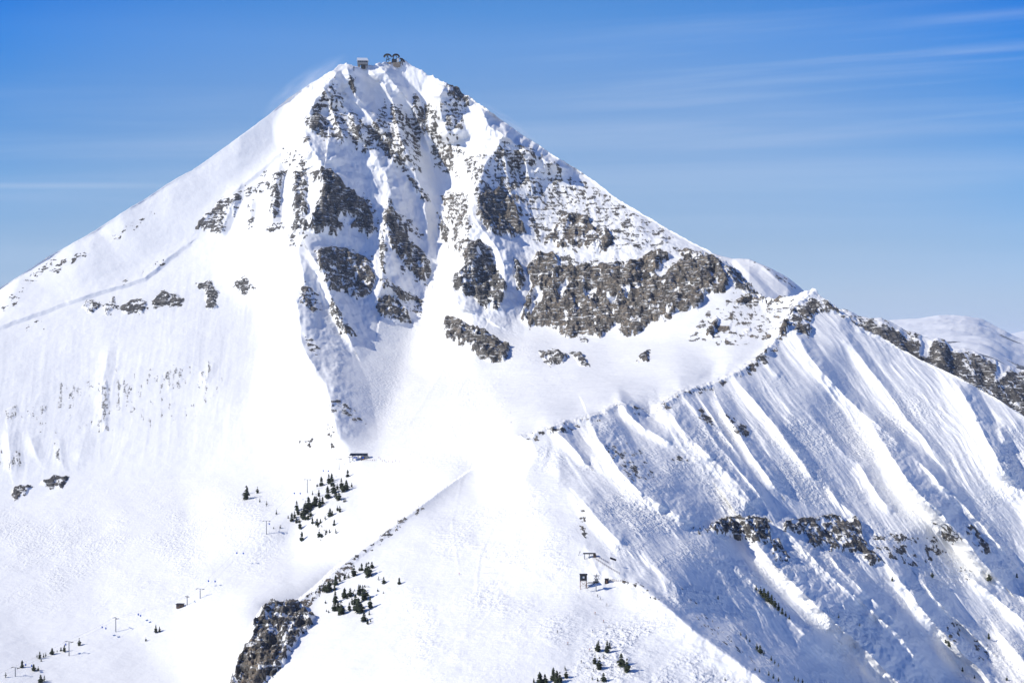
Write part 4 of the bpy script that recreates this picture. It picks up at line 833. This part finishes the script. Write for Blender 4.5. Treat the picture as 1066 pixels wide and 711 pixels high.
def make_chair(loc, rz, label):
    r = tag(empty('lift_chair', loc, rz), label, 'lift chair', 'blue chairs on the valley chairlift')
    MB().tube((0, 0, 0), (0, .1, -1.3), .06).tube((0, .1, -1.3), (0, -.15, -2.3), .06).tube((-1.4, -.15, -2.3), (1.4, -.15, -2.3), .05).build('hanger', M['steel'], r)
    MB().box(-1.5, 1.5, -.5, .1, -3.25, -3.1).build('seat', M['dark'], r); MB().box(-1.5, 1.5, .05, .18, -3.1, -2.3).build('backrest', M['teal'], r)
    b = MB(); b.prism([(-1.55, -3.3), (1.55, -3.3), (1.6, -2.6), (1.35, -2.1), (-1.35, -2.1), (-1.6, -2.6)], -.95, -.15); b.build('bubble', M['blue'], r)
    MB().tube((-1.3, -.5, -3.7), (1.3, -.5, -3.7), .05).tube((0, -.3, -3.1), (0, -.5, -3.7), .04).build('footrest', M['steel'], r)
    return r
def rope_at(px, sx):
    return min(ropes[sx], key=lambda p: abs(CX + F * p.x / p.y - px))
CH = [(338,-1,'above the grove near the top tower, left one of the pair'),(341.5,1,'above the grove near the top tower, right one of the pair'),(307.5,-1,'left of the grove, left one of the pair'),(311.7,1,'left of the grove, right one of the pair'),(281,1,'hanging beside the tower below the grove'),
      (248.6,-1,'halfway between grove and dark hut, left one of the pair'),(252.5,1,'halfway between grove and dark hut, right one of the pair'),(218.5,-1,'just above the dark hut, left one of the pair'),(222,1,'just above the dark hut, right one of the pair'),
      (145.5,-1,'between dark hut and lone tall tower, left one'),(149,1,'between dark hut and lone tall tower, right one'),(107.5,-1,'just below left of the lone tall tower, left one'),(111,1,'just below left of the lone tall tower, right one'),(71,-1,'beside the tower hidden by conifers'),(29,-1,'near the lowest left conifers, left one'),(32.5,1,'near the lowest left conifers, right one')]
for px, sx, lab in CH:
    a = rope_at(px, sx); make_chair(a, math.atan2(offs[4].y, offs[4].x), 'blue bubble lift chair ' + lab)

# ---- lift station in the bowl
r = tag(empty('lift_station', stg), 'low lift station with dark navy roof and blue windows at the foot of the bowl', 'lift station')
q = MB(); q.prism([(-11, 4.6), (-9.2, 7.2), (8.6, 7.2), (9.4, 4.9), (8.6, 4.6)], -3.2, 3.2); rf = q.build('roof', M['navy'], r)
MB().box(-8.9, 8.3, -2.9, 2.9, 7.2, 7.45).build('roof_snow', M['snowcap'], rf)
MB().prism([(5.2, -.8), (12.5, -.8), (10.6, 3.2), (8.4, 4.59), (5.2, 4.59)], -2.4, 2.4).build('drive_housing', M['wall'], r)
for x in (-7.5, -1.2):
    MB().box(x - .35, x + .35, -.4, .4, -1, 4.6).build('support_column', M['steel'], r)
q = MB(); q.box(2.0, 6.2, -2.8, 2.6, -.9, 3.9); ct = q.build('control_cabin', M['wood'], r)
MB().box(3.0, 5.4, -2.86, -2.8, 1.6, 3.2, 0).build('window', M['blue'], ct)
MB().box(-6.6, -2.0, -1.6, 1.2, 1.6, 3.2, .3).build('parked_chair_bubble', M['blue'], r)
MB().wheel((-5.8, 0, 4.2), (0, 0, 1), 2.2, .3, 24).build('bullwheel', M['dark'], r)

# ---- people: one continuous skinned body each, on two skis
def person_mesh(name, jacket, spread=.16, bend=.15):
    vs_ = [((0, 0, .92), .135), ((0, -.02, 1.15), .15), ((0, bend * .5, 1.38), .165), ((0, bend * .6, 1.5), .07), ((0, bend * .7, 1.62), .10), ((0, bend * .7, 1.74), .085),
           ((-spread, 0, .86), .10), ((-spread, .10, .48), .075), ((-spread, .02, .10), .06), ((-spread, .14, .05), .06), ((spread, 0, .86), .10), ((spread, .10, .48), .075), ((spread, .02, .10), .06), ((spread, .14, .05), .06),
           ((-.22, bend * .5, 1.40), .07), ((-.33, .08, 1.14), .055), ((-.30, .34, 1.05), .045), ((.22, bend * .5, 1.40), .07), ((.33, .08, 1.14), .055), ((.30, .34, 1.05), .045)]
    ed_ = [(0,1),(1,2),(2,3),(3,4),(4,5),(0,6),(6,7),(7,8),(8,9),(0,10),(10,11),(11,12),(12,13),(2,14),(14,15),(15,16),(2,17),(17,18),(18,19)]
    me = bpy.data.meshes.new(name); me.from_pydata([v for v, _ in vs_], ed_, []); o = link(bpy.data.objects.new(name, me))
    o.modifiers.new('skin', 'SKIN')
    for i, (_, rr) in enumerate(vs_): me.skin_vertices[0].data[i].radius = (rr, rr); me.skin_vertices[0].data[i].use_root = i == 0
    sb = o.modifiers.new('sub', 'SUBSURF'); sb.levels = sb.render_levels = 1
    dg = bpy.context.evaluated_depsgraph_get(); dg.update(); m2 = bpy.data.meshes.new_from_object(o.evaluated_get(dg))
    bpy.data.objects.remove(o)
    for k in (jacket, 'dark', 'skin', 'black'): m2.materials.append(M[k])
    for p in m2.polygons:
        z = p.center.z; p.material_index = 3 if z > 1.70 else 2 if z > 1.56 else 0 if z > .9 else 1; p.use_smooth = True
    return m2
PM = {c: person_mesh('body_' + c, c) for c in ('red', 'orange', 'teal', 'dark')}
def ski_mesh():
    q = MB(); q.prism([(-.85, 0), (.85, 0), (.98, .10), (.92, .11), (.80, .03), (-.85, .03)], -.05, .05); me = bpy.data.meshes.new('ski'); q.bm.to_mesh(me); q.bm.free(); me.materials.append(M['dark']); me.transform(Matrix.Rotation(PI / 2, 4, 'Z')); return me
SKI = ski_mesh()
def skier(px, py, c, rz, label, group):
    g = gp(px, py)
    r = bpy.data.objects.new('person', PM[c]); link(r); r.location = g + Vector((0, 0, .1)); r.rotation_euler = (0, 0, rz)
    tag(r, label, 'person', group)
    for sx in (-.16, .16):
        k = bpy.data.objects.new('ski', SKI); link(k); k.parent = r; k.location = (sx, .1, -.04)
    return r
cn = {'red': 'red', 'orange': 'orange', 'teal': 'blue', 'dark': 'dark'}
SK1 = [(376.5,479.6,'teal'),(378.2,479.4,'red'),(380,479.5,'red'),(382,479.3,'dark'),(384,479.6,'red'),(386,479.5,'red'),(387.7,479.8,'dark'),(389.6,479.9,'red'),(391.5,479.4,'teal'),(394.5,477,'red'),(396,478.4,'red'),(398,480.6,'red'),(400,480.2,'teal'),(401.8,481.6,'dark'),(404.5,481,'orange'),(408.5,481.5,'red'),(412,480.5,'dark'),(416,481.2,'orange')]
for i, (x, y, c) in enumerate(SK1):
    skier(x, y, c, random.uniform(0, 6.28), f'person on skis in {cn[c]} jacket, {ordinal(i, len(SK1))} in the station queue', 'skiers queueing beside the lift station')
SK2 = [(531,430.5,'dark','highest of the skiers below the bowl'),(532,440.5,'dark','second skier down in the bowl run'),(526,455,'teal','third skier down, left of the ridge end'),(522,463,'dark','fourth skier down, left of the ridge end'),(516,470.5,'dark','lowest of the skiers left of the ridge end'),(427,490,'dark','lone skier on the groomed run right of the lift station')]
for x, y, c, lab in SK2: skier(x, y, c, random.uniform(0, 6.28), f'person in {cn[c]} clothing, {lab}', 'skiers in the bowl')
SK3 = zz([(720,272,0),(734,285,0),(763,313,0),(708,353,0),(747,390,0),(773,413,0),(697,435,0),(683,522,0),(645,577,0),(671,602,0),(535,438,0),(582,492,0),(700,615,0),(80,170,0)], 460, 560, 4.44)
SK3 = sorted(SK3, key=lambda p: p[1])
for i, (x, y, _) in enumerate(SK3):
    c = ('red', 'dark', 'teal', 'dark', 'orange')[i % 5]; w_ = ['topmost','second from top','third from top','fourth from top','fifth from top','sixth from top','seventh from top','seventh from bottom','sixth from bottom','fifth from bottom','fourth from bottom','third from bottom','second from bottom','lowest'][i]
    skier(x, y, c, random.uniform(0, 6.28), f'person skiing in {cn[c]} jacket, {w_} of the string down the near knoll', 'skiers on the near knoll')

# ---- dark hut beside the valley lift
g = gp(187.5, 632.2)
r = tag(empty('ski_hut', g, -.15), 'small dark brown hut beside two short lift towers at lower left', 'hut')
w_ = MB().box(-3.0, 3.0, -1.8, 1.8, -.6, 3.0).build('wall', M['wood'], r)
MB().box(-3.4, 3.4, -2.2, 2.2, 3.0, 3.5).build('roof', M['black'], r); MB().box(-1.9, -.9, -1.86, -1.8, 1.2, 2.3, 0).build('window', M['glass'], w_); MB().box(.8, 1.8, -1.87, -1.8, -.3, 2.0, 0).build('door', M['dark'], w_)

# ---- summit buildings
g = gp(377.6, 70.5)
r = tag(empty('tram_station', g, .05), 'grey aerial tram summit station with thick white snow roof on the left summit knob', 'tram station')
s_ = g.y / F
w_ = MB().box(-5.4 * s_, 5.4 * s_, -5, 5, 2.6 * s_, 6.6 * s_).build('cabin_wall', M['wall'], r)
MB().prism([(-5.9 * s_, 6.6 * s_), (6.1 * s_, 6.6 * s_), (5.9 * s_, 7.6 * s_), (4.9 * s_, 9.2 * s_), (-5.7 * s_, 9.4 * s_)], -5.6, 5.6).build('roof', M['snowcap'], r)
for k in range(5): MB().box((-4.6 + 1.9 * k) * s_, (-3.1 + 1.9 * k) * s_, -5.08, -5.0, 4.9 * s_, 6.1 * s_, 0).build('window', M['glass'], w_)
MB().box(-5.0 * s_, -2.8 * s_, -4.4, 4, .6 * s_, 2.6 * s_).build('lower_wall', M['tan'], r)
MB().box(-1.6 * s_, 2.8 * s_, -4.7, 4, -1.6 * s_, 2.6 * s_).build('dock_pier', M['dark'], r)
MB().tube((4.6 * s_, -4, -2), (4.6 * s_, -4, 2.6 * s_), .5).build('support_leg', M['dark'], r)
g = gp(368.4, 74)
r = tag(empty('marker_post', g), 'dark slim post standing alone between the summit knob and the tram station', 'post'); MB().tube((0, 0, -1), (0, 0, 7), .55, .4).build('post', M['dark'], r); MB().box(-.9, .9, -.2, .2, 5, 7.4).build('sign_plate', M['black'], r)
g = gp(410.5, 67.5)
r = tag(empty('summit_lift_tower', g, 0), 'black steel cable tower with three arched hoods on tan stone footings at the summit', 'cable tower'); r.scale = (1.15, 1.15, 1.3)
def hood(cx, cz, rad, a0, a1, w=3.0, th=2.1):
    pts = [(cx + rad * math.cos(a), cz + rad * .75 * math.sin(a)) for a in np.linspace(a0, a1, 12)] + [(cx + (rad - th) * math.cos(a), cz + (rad - th) * .7 * math.sin(a)) for a in np.linspace(a1, a0, 12)]
    return MB().prism([(x, z) for x, z in pts], -w, w)
for cx, cz, rd, a0, a1 in ((-10, 9.5, 6.6, .15, 3.05), (2.8, 9.8, 6.0, .05, 3.0), (9.5, 3.8, 6.4, -.15, 1.7)): hood(cx, cz, rd, a0, a1).build('hood', M['black'], r)
q = MB()
for a, b in (((-13, 1), (-10.5, 12)), ((-7, 1), (-10, 12)), ((-4, 1), (-1, 12)), ((2, 1), (-2.5, 12)), ((4, 1), (7, 12)), ((9, 1), (2, 13)), ((-1, 6), (7, 9)), ((-12, 6), (-6, 8)), ((13, -1), (11, 8)), ((0, 2), (8, 8)), ((8, 2), (12, 8))):
    q.tube((a[0], 0, a[1]), (b[0], 0, b[1]), .5, seg=6)
q.build('lattice', M['dark'], r)
for cx in (-9.5, 3.8): MB().box(cx - 5.4, cx + 5.0, -3.4, 3.4, -3.5, 2.6, .4).build('stone_footing', M['tan'], r)
MB().box(-3.6, 3.6, -2.2, 2.2, 3.2, 7.2, .3).build('machine_room', M['dark'], r)
MB().box(4.6, 7.6, -2.4, -1.2, 3.0, 8.2, .3).build('rime_panel', M['pale'], r)

# ---- top of the knoll lift
g = gp(607.6, 611.5); s_ = g.y / F
r = tag(empty('lift_booth', g), 'dark operator booth raised on four rusty stilts on the knoll', 'booth')
bx = MB().box(-3.9 * s_, 3.3 * s_, -1.6, 1.6, 7.6 * s_, 13.6 * s_).build('cabin', M['dark'], r)
MB().box(-1.2 * s_, .7 * s_, -1.66, -1.6, 10.2 * s_, 12.2 * s_, 0).build('window', M['pale'], bx); MB().box(-2.9 * s_, -1.7 * s_, -1.66, -1.6, 9.6 * s_, 12.2 * s_, 0).build('window', M['glass'], bx)
MB().box(-4.3 * s_, 4.0 * s_, -2.0, 2.0, 13.6 * s_, 14.2 * s_).build('roof', M['black'], r)
for x, y in ((-3.6, -1.4), (3.0, -1.4), (-3.6, 1.4), (3.0, 1.4)): MB().tube((x * s_, y, -1.5), (x * s_, y, 7.6 * s_), .14).build('stilt', M['rust'], r)
MB().tube((-3.6 * s_, -1.4, 1.0), (3.0 * s_, -1.4, 4.3), .09).tube((3.0 * s_, -1.4, 1.0), (-3.6 * s_, -1.4, 4.3), .09).tube((-3.6 * s_, -1.4, 4.3), (3.0 * s_, -1.4, 4.3), .09).build('cross_brace', M['rust'], r)
g = gp(620.6, 615.5)
r = tag(empty('lift_terminal', g), 'grey lift terminal tower with bullwheel and side arms right of the raised booth', 'lift terminal')
MB().tube((0, 0, -1), (0, 0, 14.5 * s_), .32, .26, 12).build('mast', M['steel'], r)
MB().wheel((0, 0, 10.2 * s_), (0, 0, 1), 2.0, .28, 24).build('bullwheel', M['dark'], r)
MB().box(-8.0 * s_, 2.6 * s_, -.5, .5, 8.6 * s_, 9.5 * s_).build('loading_beam', M['dark'], r)
MB().tube((-9.5 * s_, 0, 3.4 * s_), (-1.0 * s_, 0, 8.6 * s_), .2).tube((-10.5 * s_, 0, 3.2 * s_), (-10.5 * s_, 0, 8 * s_), .18).tube((-10.5 * s_, 0, 8 * s_), (-8 * s_, 0, 9 * s_), .16).build('strut', M['dark'], r)
MB().box(-2.6 * s_, 3.6 * s_, -.2, .2, 16 * s_, 16.7 * s_).tube((0, 0, 14 * s_), (.9 * s_, 0, 19 * s_), .2).tube((-2.4 * s_, 0, 12.6 * s_), (0, 0, 16 * s_), .14).tube((3.4 * s_, 0, 12.6 * s_), (1, 0, 16 * s_), .14).build('crossarm', M['dark'], r)
MB().box(-1.4 * s_, 2.2 * s_, -.9, .9, 10.6 * s_, 13.2 * s_).build('motor_housing', M['wall'], r)
g = gp(631.6, 606.5)
r = tag(empty('equipment_shed', g), 'small black shed to the right of the lift terminal', 'shed')
MB().box(-1.9 * s_, 1.9 * s_, -1.1, 1.1, -.6, 4.0 * s_).build('wall', M['black'], r); MB().box(-2.3 * s_, 2.3 * s_, -1.4, 1.4, 4.0 * s_, 4.5 * s_).build('roof', M['dark'], r); MB().box(-.5, .3, -1.16, -1.1, 0, 1.7, 0).build('door', M['rust'], r)
g = gp(614, 580.5); s2 = g.y / F
r = tag(empty('open_shelter', g), 'flat roofed open shelter on the ridge edge above the raised booth', 'shelter')
MB().box(-7 * s2, 6 * s2, -1.6, 1.6, 4.2 * s2, 5.0 * s2).build('roof', M['dark'], r); MB().box(3.6 * s2, 6.2 * s2, -1.3, 1.3, -.6, 4.2 * s2).build('wall', M['wood'], r)
for x in (-.6, -5.5): MB().box((x - .4) * s2, (x + .4) * s2, -.2, .2, -.8, 4.2 * s2).build('post', M['steel'], r)
g = gp(602.5, 578)
r = tag(empty('leaning_pole', g), 'short leaning dark pole just left of the open shelter', 'pole'); MB().tube((-.4, 0, -.5), (.8, 0, 2.6), .12).build('pole', M['dark'], r); MB().box(.5, 1.1, -.06, .06, 2.2, 2.7).build('flag_plate', M['rust'], r)
g = gp(638.2, 590.5)
r = tag(empty('solar_panel', g), 'tilted black panel on a thin pole right of the open shelter', 'solar panel'); MB().tube((0, 0, -.6), (0, 0, 5.2), .09).build('pole', M['steel'], r)
q = MB(); q.box(-2.1, 2.1, -.8, .8, -.06, .06); o = q.build('panel', M['black'], r); o.location = (0, 0, 5.4); o.rotation_euler = (.7, .35, 0)
def fence(pts, label, n):
    P3 = [gp(*p) for p in pts]; r = tag(empty('rope_fence', P3[0]), label, 'fence', 'rope fences at the top of the knoll')
    q = MB(); prev = None; L_ = len(P3) - 1
    for i in range(n + 1):
        f = i / n * L_; k = min(int(f), L_ - 1); x = P3[k].lerp(P3[k + 1], f - k) - P3[0]
        MB().tube(x + Vector((0, 0, -.4)), x + Vector((0, 0, 1.5)), .07, seg=6).build('post', M['rust'], r)
        if prev is not None:
            for z in (.5, .9, 1.3): q.tube(prev + Vector((0, 0, z)), x + Vector((0, 0, z)), .045, seg=5)
        prev = x
    q.build('rope', M['dark'], r)
fence([(620.5,579.5),(627,583),(634,587)], 'upper of two rope fences running right from the open shelter', 7)
fence([(619,582),(626,586.5),(634.5,592),(645,598)], 'lower and longer rope fence running down right from the shelter', 11)
fence([(634.5,605.2),(640,605.2),(648,605.5)], 'short fence of posts right of the small black shed', 8)
print('things done', round(time.time() - T0, 1))
